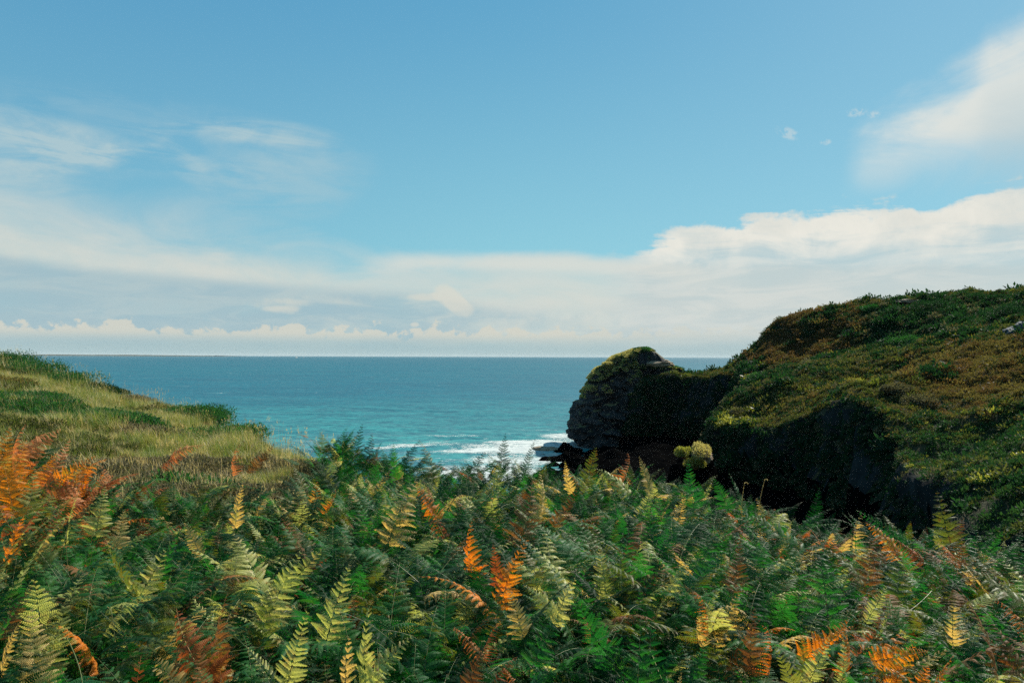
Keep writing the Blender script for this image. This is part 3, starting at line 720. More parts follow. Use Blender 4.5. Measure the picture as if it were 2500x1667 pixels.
# fronds that stand out in the photograph:  px, py of the blade's middle, its length in pixels, colour, tilt in the picture (deg, + right), how it bends, shape, label
FEAT = [
 (622, 1385, 190, 'pale', -8, 'a', 5, 'large pale yellow green frond standing upright above dark fronds, left of centre'),
 (690, 1440, 190, 'pale', 22, 'a', 0, 'pale frond leaning right against the large pale frond left of centre'),
 (740, 1395, 120, 'pale', 48, 's', 7, 'short pale frond spreading right at the top of the pale cluster'),
 (655, 1490, 170, 'olive', -4, 'a', 1, 'olive frond hanging below the large pale frond left of centre'),
 (825, 1475, 190, 'pale', 10, 'a', 0, 'tall cream green frond with pointed tip beside the left centre cluster'),
 (895, 1590, 220, 'pale', -14, 'a', 5, 'broad pale frond at the foot of the tall cream green frond'),
 (940, 1615, 170, 'pale', 38, 'a', 0, 'pale frond fanning right at the bottom edge'),
 (850, 1640, 160, 'straw', -20, 'a', 7, 'straw coloured frond under the broad pale frond at the bottom edge'),
 (728, 1585, 160, 'pale', -2, 's', 2, 'narrow light green frond with widely spaced leaflets near the bottom edge'),
 (95, 1600, 200, 'straw', -6, 'a', 5, 'tall straw yellow frond at the bottom left corner'),
 (140, 1575, 180, 'pale', 12, 'a', 2, 'pale green frond behind the straw yellow one at bottom left'),
 (30, 1585, 120, 'straw', -4, 's', 4, 'small straw frond nearest the left edge at the bottom'),
 (470, 1580, 240, 'rust', -42, 'a', 3, 'large rusty frond leaning left above the bottom edge'),
 (540, 1560, 200, 'brown', -25, 'a', 1, 'brown frond behind the large rusty one'),
 (500, 1640, 120, 'salmon', 8, 's', 2, 'faded red frond at the bottom edge below the large rusty frond'),
 (420, 1640, 110, 'straw', -38, 'a', 7, 'small straw frond left of the faded red one'),
 (300, 1400, 180, 'olive', -44, 'a', 0, 'light olive frond lying diagonally in the left part'),
 (375, 1410, 120, 'pale', 30, 's', 7, 'short pale frond beside the diagonal olive one'),
 (478, 1318, 80, 'straw', -38, 's', 4, 'small straw frond curving left above dark fronds'),
 (584, 1235, 110, 'straw', 4, 'a', 0, 'yellowish upright frond among green ones under the left hillside'),
 (250, 1250, 120, 'pale', 14, 'a', 1, 'pale frond leaning right beside the orange bracken'),
 (176, 1240, 130, 'pale', -5, 'a', 4, 'narrow pale frond standing just right of the orange bracken'),
 (300, 1295, 90, 'straw', 10, 'a', 7, 'straw frond below the pale frond by the orange bracken'),
 (90, 1330, 120, 'olive', -30, 'a', 0, 'olive frond below the orange bracken at the left edge'),
 (125, 1310, 110, 'straw', 8, 'a', 1, 'upright straw frond under the rusty bracken at left'),
 (980, 1245, 170, 'straw', 8, 'a', 11, 'tan upright frond with open leaflets left of the red frond'),
 (1062, 1262, 120, 'rust', -22, 'a', 9, 'narrow rust red frond hanging beside the tan open frond'),
 (1045, 1225, 100, 'orange', -30, 's', 6, 'orange tip above the rust red frond'),
 (1145, 1345, 140, 'orange', -38, 'a', 3, 'orange frond arching left of the brightest orange one'),
 (1248, 1395, 170, 'orange', 14, 'a', 5, 'bright orange upright frond in the middle of the green bracken'),
 (1215, 1385, 110, 'rust', -28, 'a', 0, 'rust frond tucked against the bright orange one'),
 (1290, 1260, 170, 'brown', 22, 'a', 5, 'tall brown green frond rising behind the bright orange one'),
 (1325, 1215, 120, 'straw', 24, 'a', 1, 'dry tan frond above the tall brown green one'),
 (1385, 1240, 100, 'brown', 35, 's', 7, 'brown frond right of the dry tan one'),
 (812, 1228, 60, 'orange', 60, 's', 6, 'small orange frond in the green left of centre'),
 (830, 1250, 80, 'olive', 40, 'a', 3, 'olive yellow frond under the small orange one'),
 (1225, 1640, 110, 'rust', 12, 'a', 6, 'rust frond at the bottom edge near the centre'),
 (1255, 1655, 90, 'salmon', -20, 'a', 9, 'faded red dried frond at the bottom edge near the centre'),
 (1145, 1555, 110, 'salmon', -28, 'a', 9, 'shrivelled pink brown frond left of the cream fronds'),
 (1195, 1560, 90, 'rust', -10, 's', 9, 'shrivelled dark red frond next to the pink brown one'),
 (1165, 1620, 120, 'brown', 5, 'a', 1, 'brown frond below the shrivelled fronds'),
 (1265, 1495, 110, 'straw', 0, 's', 0, 'cream frond pointing up below the bright orange one'),
 (1335, 1470, 110, 'pale', -24, 's', 4, 'narrow pale leaflet frond right of the cream one'),
 (1375, 1465, 110, 'pale', 4, 's', 7, 'pale pointed frond standing in green bracken right of centre'),
 (1450, 1540, 200, 'green', -34, 'a', 5, 'big fresh green frond leaning left near the bottom right of centre'),
 (1330, 1560, 170, 'green', 16, 'a', 1, 'blue green broad frond below the cream one'),
 (1725, 1505, 110, 'orange', 26, 's', 9, 'orange curled frond low in the right half'),
 (1705, 1530, 80, 'straw', -20, 's', 6, 'straw frond under the orange curled one'),
 (1440, 1530, 60, 'salmon', 10, 's', 9, 'small faded red frond right of the pale pointed one'),
 (2020, 1560, 150, 'orange', 62, 's', 3, 'brightest orange frond spread flat near the bottom right'),
 (2065, 1590, 110, 'orange', 30, 's', 1, 'orange frond beside the brightest flat one'),
 (2200, 1590, 140, 'orange', 58, 's', 8, 'long orange frond stretched right near the bottom right corner'),
 (2125, 1548, 110, 'rust', 48, 's', 6, 'rusty frond between the two bright orange ones at bottom right'),
 (1990, 1615, 120, 'pale', 6, 's', 4, 'pale narrow frond standing at the foot of the brightest orange one'),
 (2055, 1625, 110, 'pale', 14, 's', 4, 'second pale narrow frond right of the first, near the bottom edge'),
 (1960, 1600, 100, 'olive', -6, 's', 0, 'yellow olive frond left of the pale narrow pair'),
 (1925, 1640, 140, 'scrub_y', -40, 'a', 5, 'yellow green frond leaning left at the bottom edge in the right half'),
 (2150, 1640, 130, 'olive', 44, 'a', 1, 'olive frond at the bottom edge below the long orange one'),
 (2243, 1650, 70, 'orange', 6, 's', 7, 'small orange frond at the bottom edge near the right corner'),
 (1880, 1580, 110, 'orange', 20, 's', 9, 'small curled orange frond left of the brightest orange one'),
 (1830, 1560, 150, 'brown', -20, 'a', 1, 'brown red frond left of the small curled orange one'),
 (2120, 1370, 150, 'brown', 10, 'a', 1, 'brown frond in the rusty patch near the right skyline of ferns'),
 (2085, 1310, 120, 'straw', -30, 'a', 6, 'straw frond topping the rusty patch on the right'),
 (2160, 1310, 110, 'orange', -30, 'a', 3, 'orange green frond in the rusty patch on the right'),
 (2215, 1335, 90, 'rust', -50, 's', 6, 'rust frond at the right end of the rusty patch'),
 (2065, 1370, 130, 'olive', -12, 'a', 3, 'olive frond at the left end of the rusty patch'),
 (2190, 1400, 140, 'olive', 12, 'a', 1, 'olive frond under the rusty patch'),
 (2165, 1290, 130, 'green', -52, 's', 8, 'green arching frond with tip pointing left against the dark gully'),
 (2300, 1260, 130, 'olive', -25, 'a', 11, 'dark olive frond sticking up against the dark gully at right'),
 (2330, 1300, 90, 'brown', 20, 'a', 4, 'thin brown frond beside the dark olive one at right'),
 (2440, 1430, 200, 'olive', -40, 'a', 5, 'large yellow olive frond at the right edge'),
 (2400, 1540, 210, 'brown', 8, 'a', 5, 'large brown frond at the right edge below the yellow olive one'),
 (2470, 1600, 180, 'brown', -10, 'a', 1, 'brown frond in the bottom right corner'),
 (2480, 1500, 120, 'salmon', -20, 'a', 9, 'dry pinkish frond on the right edge'),
 (2320, 1510, 110, 'straw', -15, 's', 6, 'pale dry frond left of the large brown one'),
 (2135, 1470, 90, 'pale', 24, 's', 4, 'small cream frond below the rusty patch, pointing right'),
 (2160, 1500, 80, 'pale', 40, 's', 4, 'cream frond just under the small cream one'),
 (1885, 1290, 170, 'green', -35, 'a', 5, 'tall fresh green frond leaning left on the right slope'),
 (2010, 1420, 200, 'green', -8, 'a', 1, 'wide blue green frond under the rusty patch'),
 (1990, 1235, 90, 'deep', -8, 'a', 2, 'dark narrow frond tip on the skyline against the gully'),
 (1805, 1210, 110, 'green', 0, 'a', 2, 'green pointed frond on the skyline in front of the black cliff'),
 (1762, 1205, 90, 'green', -14, 'a', 0, 'green frond left of the pointed skyline one'),
 (1685, 1185, 120, 'green', -8, 'a', 0, 'green frond breaking the skyline below the sunlit knob'),
 (1578, 1165, 90, 'straw', 2, 's', 10, 'thin straw frond standing straight up on the skyline'),
 (1500, 1165, 110, 'pale', -30, 'a', 3, 'pale frond arching over the skyline beneath the stack'),
 (1530, 1150, 80, 'salmon', 30, 's', 6, 'pinkish frond tip above the pale skyline frond'),
 (1440, 1150, 110, 'olive', 6, 'a', 10, 'slender olive frond rising in front of the stack base'),
 (1385, 1165, 80, 'straw', -28, 'a', 0, 'straw frond in front of the shore rocks'),
 (1290, 1118, 90, 'deep', 14, 'a', 2, 'dark frond tip in front of the surf, left of the rocks'),
 (1228, 1108, 100, 'deep', -6, 'a', 0, 'tall dark frond against the white surf'),
 (1165, 1130, 70, 'deep', 20, 'a', 7, 'dark frond against the foam left of the tall one'),
 (1050, 1125, 110, 'olive', 16, 'a', 1, 'grey green arching frond on the skyline in front of the foam'),
 (1000, 1110, 90, 'deep', 8, 'a', 3, 'dark drooping frond on the skyline by the foam'),
 (965, 1128, 90, 'green', -18, 'a', 0, 'green frond on the skyline left of the drooping one'),
 (870, 1095, 120, 'deep', 0, 'a', 0, 'dark frond at the highest point of the middle skyline'),
 (840, 1115, 110, 'deep', -40, 'a', 3, 'dark frond bending left on the middle skyline'),
 (905, 1105, 100, 'deep', 34, 'a', 3, 'dark frond bending right on the middle skyline'),
 (795, 1155, 110, 'deep', -30, 'a', 0, 'dark frond where the hillside meets the sea'),
 (450, 1100, 80, 'salmon', 40, 's', 3, 'faded red frond on the left hillside'),
 (425, 1125, 60, 'rust', 50, 's', 6, 'rust frond just left of the faded red one on the hillside'),
 (572, 1125, 70, 'salmon', -8, 's', 6, 'pinkish frond in the dry grass of the left hillside'),
 (640, 1125, 80, 'brown', 45, 's', 4, 'dark toothed frond leaning right on the left hillside'),
 (35, 1085, 150, 'salmon', -40, 'a', 3, 'faded red arching frond at the top left of the orange bracken'),
 (95, 1065, 130, 'salmon', 42, 'a', 3, 'red frond arching right at the top of the orange bracken'),
 (40, 1130, 170, 'orange', 10, 'a', 1, 'glowing orange frond in the bracken at the left edge'),
 (145, 1110, 140, 'salmon', 50, 'a', 8, 'orange red frond trailing right from the bracken at left'),
 (190, 1165, 140, 'rust', 70, 'a', 8, 'red brown frond drooping at the right of the orange bracken'),
 (185, 1125, 110, 'orange', 75, 's', 3, 'orange frond tip above the drooping red brown one'),
 (30, 1180, 150, 'orange', -10, 'a', 0, 'orange yellow frond on the left edge below the glowing one'),
 (80, 1195, 150, 'scrub_y', 14, 'a', 5, 'yellow green frond inside the orange bracken'),
 (120, 1165, 110, 'olive', 30, 'a', 1, 'olive frond hollowed under the arch of the orange bracken'),
 (20, 1240, 150, 'rust', -20, 'a', 6, 'dark rust frond low on the left edge'),
 (75, 1255, 150, 'rust', 10, 'a', 1, 'rust frond under the yellow green one'),
 (125, 1260, 120, 'rust', 30, 'a', 6, 'red brown frond at the foot of the orange bracken'),
 (40, 1290, 120, 'orange', 0, 'a', 7, 'orange frond at the foot of the bracken on the left edge'),
 (210, 1215, 90, 'salmon', 60, 's', 8, 'pinkish frond curling at the right foot of the orange bracken'),
 (8, 1100, 160, 'orange', 20, 'a', 0, 'orange frond cut by the left edge of the picture'),
]
FPOS = []
for (px, py, size, mat, tilt, bend, i, label) in FEAT:
    L = specs[i]['L']
    if px < 230 and py < 1300: py += 28; size *= 0.85
    if bend == 'a' and px > 230: size *= 0.90
    top = 1.0 if py < 1300 else 1.0; FY = None
    tall = px < 230 and py < 1300
    Y = canopy_hit(px, py+size*0.25, 0.98 if tall else top)
    if py < 1260 and px > 700: Y = min(Y, 12.6)
    if px > 2050 and py < 1340: Y = min(Y, 9.2)
    if 400 < px < 660 and py < 1140: Y = canopy_hit(px, py, 0.55)
    if tall: Y = min(Y, 8.5)
    if bend == 's': Y *= 0.97
    sc = size/F*Y/(L*0.86)
    tl = math.radians(tilt)
    # 'a': arches away from the camera, 's': broadside, leaning with the tilt
    base = Matrix.Rotation(random.choice((-1, 1))*random.uniform(0.25, 1.0), 3, 'Z'); tl += random.uniform(-0.22, 0.22)
    back = Matrix.Rotation(-0.15 if bend == 'a' else 0.1, 3, 'X')
    pitch_ = Matrix.Rotation({3: 0.35, 8: 0.45, 6: 0.25, 9: 0.2, 11: 0.25, 1: 0.2}.get(i, 0.1), 3, 'X')
    R = Matrix.Rotation(tl, 3, 'Y') @ pitch_ @ back @ base
    c = R @ Vector(PROTO[i][2])*sc
    P0 = w(px, py, Y); loc = P0-c; FPOS.append((px, py, size, Y))
    gz = ground_z(loc.x, loc.y)
    place_fern(loc, R, sc, i, mat, label, 'bracken fronds that stand out')

# the rest of the bracken: the nearest as separate plants, the others as one mass
def clump(x, y): return fbm(x/1.1, y/1.1, 0, 3, 201)
N = 36000
cy_ = rng.uniform(0.9, 16.5, N); cx_ = rng.uniform(-1, 1, N)*(0.95*cy_+1.6)
dens = smooth((cy_-0.8)/0.6)
s_ = sdist(cx_, cy_, FORE)
hill = (cx_ < -0.235*cy_-0.25) & (cy_ > 7.9+0.9*fbm(cx_/1.5, cy_/1.5, 3, 2, 207)+1.5*smooth((cx_+5)/3))          # dry grass takes over on the left hillside
keep = (s_ < 1.0) & ~hill & (np.hypot(cx_, cy_) > 1.25)
keep &= rng.uniform(0, 1, N) < np.where(cy_ < 4, 1.0, 0.72)
cx_, cy_ = cx_[keep], cy_[keep]
cz_ = z_fore(cx_, cy_)
cl = clump(cx_, cy_)
patch = fbm(cx_/2.1, cy_/2.1, 4, 3, 211)
uu = rng.uniform(0, 1, len(cx_))
left_or = np.exp(-(((cx_+5.0)/0.75)**2+((cy_-7.1)/0.9)**2))
right_or = np.exp(-(((cx_-3.6)/0.9)**2+((cy_-7.6)/1.0)**2))
corner_r = np.exp(-(((cx_-2.1)/0.8)**2+((cy_-3.4)/0.7)**2))
matn = np.full(len(cx_), 'deep   ', dtype=object); matn[:] = 'deep'
matn[(uu > 0.40)] = 'green'
pv = patch+0.30*smooth((-cx_/cy_-0.05)/0.2)
matn[(uu > 0.86-0.22*np.clip(pv, 0, 1))] = 'olive'
matn[(uu > 0.965-0.22*np.clip(pv, 0, 1))] = 'pale'
matn[(uu > 0.988-0.06*np.clip(patch, 0, 1))] = 'straw'
u2 = rng.uniform(0, 1, len(cx_))
matn[u2 > 0.995] = 'rust'; matn[u2 > 0.998] = 'orange'; matn[(u2 > 0.975) & (u2 < 0.995)] = 'brown'
lo = u2 < left_or*0.95; matn[lo] = np.where(uu < .35, 'orange', np.where(uu < .65, 'rust', np.where(uu < .8, 'salmon', 'olive')))[lo]
ro = u2 < right_or*0.75; matn[ro] = np.where(uu < .5, 'brown', np.where(uu < .7, 'olive', np.where(uu < .85, 'straw', 'rust')))[ro]
co = u2 < corner_r*0.4; matn[co] = np.where(uu < .4, 'brown', np.where(uu < .6, 'orange', 'olive'))[co]
hgt = 0.93+0.34*cl+rng.uniform(-0.26, 0.10, len(cx_))-0.10*left_or-0.24*smooth((-cx_/cy_-0.22)/0.15)*smooth((cy_-4)/3)*(1-left_or)
edge = smooth((sdist(cx_, cy_, FORE)+1.2)/1.2); hgt = hgt-0.05*edge
ki = rng.choice(12, len(cx_), p=np.array([7, 12, 5, 13, 6, 10, 8, 8, 13, 4, 3, 11])/100)
ki = np.where((ki == 9) & (matn != 'rust') & (matn != 'salmon'), 11, ki)
azr = rng.uniform(0, 2*np.pi, len(cx_)); lean = np.abs(rng.normal(0.15, 0.42, len(cx_)))
def keep_up(h, i, sc): return h
sc_ = 0.40+0.46*rng.uniform(0, 1, len(cx_))**1.3
# petiole is 1 m: sink the stalk so that the blade's middle stands at the canopy height
cen = np.array([PROTO[i][2] for i in ki]); cenz = cen[:, 2]*np.cos(lean)-cen[:, 1]*np.sin(lean)
zz = cz_+hgt-cenz*sc_-0.10
near = np.hypot(cx_, cy_-0.0)
# nothing of the mass stands in front of the fronds that stand out
bx_ = CX+F*cx_/cy_; by_ = HY-F*(cz_+hgt-HC)/cy_; okk = np.ones(len(cx_), bool)
for (px, py, size, Yf) in FPOS:
    okk &= ~((np.abs(bx_-px) < size*0.42) & (by_ < py+size*0.55) & (by_ > py-size*1.5) & (cy_ < Yf+0.12))
hgt = np.where(okk, hgt, hgt-0.45*(cy_ < 20)); zz = cz_+hgt-cenz*sc_-0.10
infr = (np.abs(cx_)/cy_ < 0.74) & (cy_ > 2.0)
order = np.argsort(near+np.where(infr, 0, 100)-0.5*(hgt > 0.95)); take = order[:184]
LBL = {'deep': 'dark green bracken frond in the near thicket at the bottom', 'green': 'fresh green bracken frond in the near thicket at the bottom', 'olive': 'olive bracken frond scattered in the near thicket',
       'pale': 'pale yellow green bracken frond scattered in the near thicket', 'straw': 'straw yellow bracken frond scattered in the near thicket', 'rust': 'rust red bracken frond scattered in the near thicket',
       'orange': 'orange bracken frond scattered in the near thicket', 'brown': 'brown bracken frond scattered in the near thicket', 'salmon': 'faded red bracken frond scattered in the near thicket'}
GRP = {'deep': 'dark green bracken fronds', 'green': 'fresh green bracken fronds', 'olive': 'olive bracken fronds', 'pale': 'pale bracken fronds', 'straw': 'straw bracken fronds', 'rust': 'rust bracken fronds', 'orange': 'orange bracken fronds', 'brown': 'brown bracken fronds', 'salmon': 'faded red bracken fronds'}
KIND = ['upright', 'broad arching', 'narrow upright', 'arching', 'slender', 'broad', 'curled', 'short', 'bowed', 'limp', 'slim straight', 'open wide']
COLN = {'deep': 'dark green', 'green': 'fresh green', 'olive': 'olive', 'pale': 'pale yellow green', 'straw': 'straw yellow', 'rust': 'rust red', 'orange': 'orange', 'brown': 'brown', 'salmon': 'faded red'}
for q in take:
    u_ = (cx_[q]/cy_[q]+0.7)/1.4; row = 'along the bottom edge' if cy_[q] < 3.0 else 'in the near thicket'
    where = ['at far left', 'left of centre', 'in the middle', 'right of centre', 'at far right'][int(min(4, max(0, u_*5)))]
    lb = '%s %s bracken frond %s, %s' % (COLN[matn[q]], KIND[ki[q]], row, where)
    place_fern((cx_[q], cy_[q], zz[q]), rotm(azr[q], lean[q], 0), float(sc_[q]), int(ki[q]), matn[q], lb, 'bracken fronds in the near thicket')
rest = np.setdiff1d(np.arange(len(cx_)), take)

# ------------------------------------------------------------------ scattering: one object, plants placed on its points
def scatter(name, P, Rt, S, I, protos, label, cat, kind='stuff'):
    """protos: list of meshes (two material slots allowed)"""
    cc = bpy.data.collections.new(name+'_sources')
    for j, me in enumerate(protos):
        cc.objects.link(bpy.data.objects.new('%s_source_%03d' % (name, j), me))
    me = bpy.data.meshes.new(name); n = len(P); me.vertices.add(n); me.vertices.foreach_set('co', np.asarray(P, np.float32).ravel())
    me.attributes.new('rot', 'FLOAT_VECTOR', 'POINT').data.foreach_set('vector', np.asarray(Rt, np.float32).ravel())
    me.attributes.new('scl', 'FLOAT', 'POINT').data.foreach_set('value', np.asarray(S, np.float32))
    me.attributes.new('pick', 'INT', 'POINT').data.foreach_set('value', np.asarray(I, np.int32))
    o = obj(name, me)
    ng = bpy.data.node_groups.new(name, 'GeometryNodeTree')
    ng.interface.new_socket('Geometry', in_out='INPUT', socket_type='NodeSocketGeometry'); ng.interface.new_socket('Geometry', in_out='OUTPUT', socket_type='NodeSocketGeometry')
    nd = ng.nodes; L = ng.links
    gi, go = nd.new('NodeGroupInput'), nd.new('NodeGroupOutput'); ip = nd.new('GeometryNodeInstanceOnPoints'); ci = nd.new('GeometryNodeCollectionInfo')
    ci.inputs['Collection'].default_value = cc; ci.inputs['Separate Children'].default_value = True; ci.inputs['Reset Children'].default_value = True
    def at(nm, ty):
        a = nd.new('GeometryNodeInputNamedAttribute'); a.data_type = ty; a.inputs['Name'].default_value = nm; return a.outputs['Attribute']
    ip.inputs['Pick Instance'].default_value = True
    er = nd.new('FunctionNodeEulerToRotation'); L.new(at('rot', 'FLOAT_VECTOR'), er.inputs[0])
    L.new(gi.outputs[0], ip.inputs['Points']); L.new(ci.outputs[0], ip.inputs['Instance']); L.new(at('pick', 'INT'), ip.inputs['Instance Index'])
    L.new(er.outputs[0], ip.inputs['Rotation']); L.new(at('scl', 'FLOAT'), ip.inputs['Scale']); L.new(ip.outputs[0], go.inputs[0])
    md = o.modifiers.new('plants', 'NODES'); md.node_group = ng
    tag(o, label, cat, kind=kind); return o

def join_mesh(a, b, ma, mb):
    va = np.empty(len(a.vertices)*3, np.float32); a.vertices.foreach_get('co', va); vb = np.empty(len(b.vertices)*3, np.float32); b.vertices.foreach_get('co', vb)
    def faces(m, off):
        li = np.empty(len(m.loops), np.int32); m.loops.foreach_get('vertex_index', li); lt = np.empty(len(m.polygons), np.int32); m.polygons.foreach_get('loop_total', lt)
        ls = np.empty(len(m.polygons), np.int32); m.polygons.foreach_get('loop_start', ls); r = []
        for k in (3, 4):
            s = ls[lt == k]
            if len(s): r.append(li[s[:, None]+np.arange(k)]+off)
        return r
    fa, fb = faces(a, 0), faces(b, len(va)//3)
    me = mesh_np('frond', np.concatenate([va, vb]).reshape(-1, 3), fa+fb)
    me.materials.append(ma); me.materials.append(mb)
    mi = np.concatenate([np.zeros(sum(len(f) for f in fa), np.int32), np.ones(sum(len(f) for f in fb), np.int32)])
    # face order follows the list handed over
    me.polygons.foreach_set('material_index', mi[:len(me.polygons)]); return me
MATS = ['deep', 'green', 'olive', 'pale', 'straw', 'rust', 'orange', 'brown', 'salmon']
fp = []
for mt in MATS:
    for i in range(12):
        fp.append(join_mesh(PROTO[i][0], PROTO[i][1], M['stem_o' if mt in ('orange', 'rust', 'salmon', 'brown') else 'stem_g'], M[mt]))
mi_ = np.array([MATS.index(q) for q in matn])
rots = np.array([tuple(rotm(azr[q], lean[q], 0).to_euler()) for q in rest])
scatter('bracken_undergrowth', np.c_[cx_, cy_, zz][rest], rots, sc_[rest], (mi_*12+ki)[rest], fp, 'mass of green and browning bracken covering the slope', 'bracken')

# ------------------------------------------------------------------ grass, heather and shrubs on the left hillside
def tuft(seed, n, h, spread_, wd, mat, lean_=0.5, head=False):
    g = np.random.default_rng(seed); b = MB()
    for k in range(n):
        a = g.uniform(0, 2*np.pi); r = spread_*g.uniform(0, 1)**0.5; x0, y0 = r*np.cos(a), r*np.sin(a)
        hh = h*g.uniform(0.55, 1.15); ln = lean_*g.uniform(0.2, 1.2); d = g.uniform(0, 2*np.pi); t = np.linspace(0, 1, 4)
        px_ = x0+np.cos(d)*ln*hh*t**2; py_ = y0+np.sin(d)*ln*hh*t**2; pz_ = hh*t*(1-0.25*ln*t)
        wv = wd*(1-t)**0.7*np.array([1, 1, 1, 1]); e = d+np.pi/2+g.uniform(-.6, .6)
        Lx = np.stack([px_-np.cos(e)*wv, py_-np.sin(e)*wv, pz_], -1)[:3]; Rx = np.stack([px_+np.cos(e)*wv, py_+np.sin(e)*wv, pz_], -1)[:3]
        tip = np.array([[px_[3], py_[3], pz_[3]]])
        b.add(np.concatenate([Lx, Rx, tip]), [[0, 3, 4, 1], [1, 4, 5, 2]], [[2, 5, 6]])
        if head:
            for _ in range(4):
                c = np.array([px_[3], py_[3], pz_[3]])*(1)+np.array([g.normal()*0.008, g.normal()*0.008, -g.uniform(0, 0.12)*hh]); q = 0.0035
                b.add([c+(q, 0, 0), c+(0, 0, 0.02), c-(q, 0, 0.0), c-(0, 0, 0.012)], [[0, 1, 2, 3]])
    return b.mesh('tuft', mat)
def leafball(seed, n, r, flat, lw, ll, mat, up=0.5, frond=False):
    """a clump: leaves or sprays spread through a rounded volume"""
    g = np.random.default_rng(seed)
    v = g.normal(size=(n, 3)); v /= np.linalg.norm(v, axis=1)[:, None]; rad = r*g.uniform(0.55, 1.0, n)[:, None]*(1+0.25*vnoise(v[:, 0]*2, v[:, 1]*2, v[:, 2]*2, seed)[:, None])
    c = v*rad; c[:, 2] = np.abs(c[:, 2])*flat
    d = v+g.normal(size=(n, 3))*0.5+np.array([0, 0, up]); d /= np.linalg.norm(d, axis=1)[:, None]
    s = np.cross(d, g.normal(size=(n, 3))); s /= np.linalg.norm(s, axis=1)[:, None]
    nn = np.cross(d, s); l = ll*g.uniform(0.6, 1.3, n)[:, None]; wv = lw*g.uniform(0.7, 1.2, n)[:, None]
    V = np.stack([c, c+d*l*0.5+s*wv, c+d*l-nn*l*0.2, c+d*l*0.5-s*wv], 1).reshape(-1, 3)
    return mesh_np('clump', V, np.arange(n*4).reshape(-1, 4), mat)

hp = []
for k, mt in enumerate(['grass_y', 'grass_g', 'grass_s']):
    for q in range(3): hp.append(tuft(300+k*5+q, 34, 0.30, 0.16, 0.0035, M[mt], 0.7))          # 0-8
for q in range(3): hp.append(leafball(330+q, 420, 0.20, 0.75, 0.008, 0.045, M['heath'], 0.5))   # 9-11
for q in range(3): hp.append(leafball(340+q, 420, 0.22, 0.8, 0.010, 0.055, M['bush_g'], 0.5))   # 12-14
for q in range(3): hp.append(tuft(350+q, 8, 0.62, 0.25, 0.0022, M['grass_s'], 0.35, True))      # 15-17 long stalks
for q in range(2): hp.append(leafball(360+q, 300, 0.20, 0.8, 0.008, 0.05, M['scrub_r'], 0.5))   # 18-19
for q in range(2): hp.append(leafball(365+q, 360, 0.22, 0.8, 0.010, 0.055, M['scrub_g'], 0.5))  # 20-21
N = 60000
hy = rng.uniform(7.0, 60, N); hx_ = -rng.uniform(0.12, 0.95, N)*hy
s_ = sdist(hx_, hy, FORE); keep = (s_ < 1.6) & ((hx_ < -0.235*hy+0.2) | (hy > 13)) & (hy > 7.4) & (rng.uniform(0, 1, N) < np.clip(1.25-hy/70, 0.35, 1))
hx_, hy = hx_[keep], hy[keep]; hzz = z_fore(hx_, hy); n = len(hx_)
# position in the photograph decides which growth stands where; the patches are places on the slope
f1 = fbm(hx_/3.0, hy/3.0, 0, 3, 401); f2 = fbm(hx_/1.1, hy/1.1, 0, 3, 403); u = rng.uniform(0, 1, n)
pick = rng.integers(0, 3, n)                                   # dry grass
pick[u > 0.30] = rng.integers(3, 6, n)[u > 0.30]
pick[u > 0.76] = rng.integers(6, 9, n)[u > 0.76]
pxv = CX+F*hx_/hy; pyv = HY-F*(hzz-HC)/hy
he = (f1*0.9+f2*0.5+(15.5-hy)*0.16 > 0.10); m_ = he & (u < 0.86); pick[m_] = rng.integers(9, 12, n)[m_]
m_ = (f1 < -0.22) & (u < 0.5) & (hy > 14); pick[m_] = rng.integers(20, 22, n)[m_]
m_ = (f2 > 0.50) & (hy > 12) & (f1 < 0.2) & (u < 0.6); pick[m_] = rng.integers(12, 15, n)[m_]
def ell(cx0, cy0, rx, ry): return ((hx_-cx0)/rx)**2+((hy-cy0)/ry)**2 < 1
for (px, py, rx, ry) in ((40, 985, 1.3, 1.8), (235, 1015, 1.6, 1.2)):
    Y = canopy_hit(px, py, 0.1); c = w(px, py, Y); m_ = ell(c.x+0*hy, c.y, rx*(1+0.5*f2), ry*(1+0.5*f2)) & (u < 0.62); pick[m_] = rng.integers(12, 15, n)[m_]
m_ = (s_[keep] > -1.1) & (u > 0.90); pick[m_] = rng.integers(15, 18, n)[m_]
m_ = (u > 0.985); pick[m_] = rng.integers(18, 20, n)[m_]
m_ = (u < 0.008); pick[m_] = rng.integers(15, 18, n)[m_]
scl = rng.uniform(0.6, 1.3, n)*(0.85+0.9*np.clip(fbm(hx_/0.9, hy/0.9, 7, 3, 409), -0.4, 1))*np.where((pick >= 9) & (pick < 15), 1.15, 1.0)
rot = np.c_[rng.normal(0, .12, n), rng.normal(0, .12, n), rng.uniform(0, 6.28, n)]
scatter('hillside_grass', np.c_[hx_, hy, hzz-0.02], rot, scl, pick, hp, 'dry yellow grass and heather covering the left hillside', 'grass')

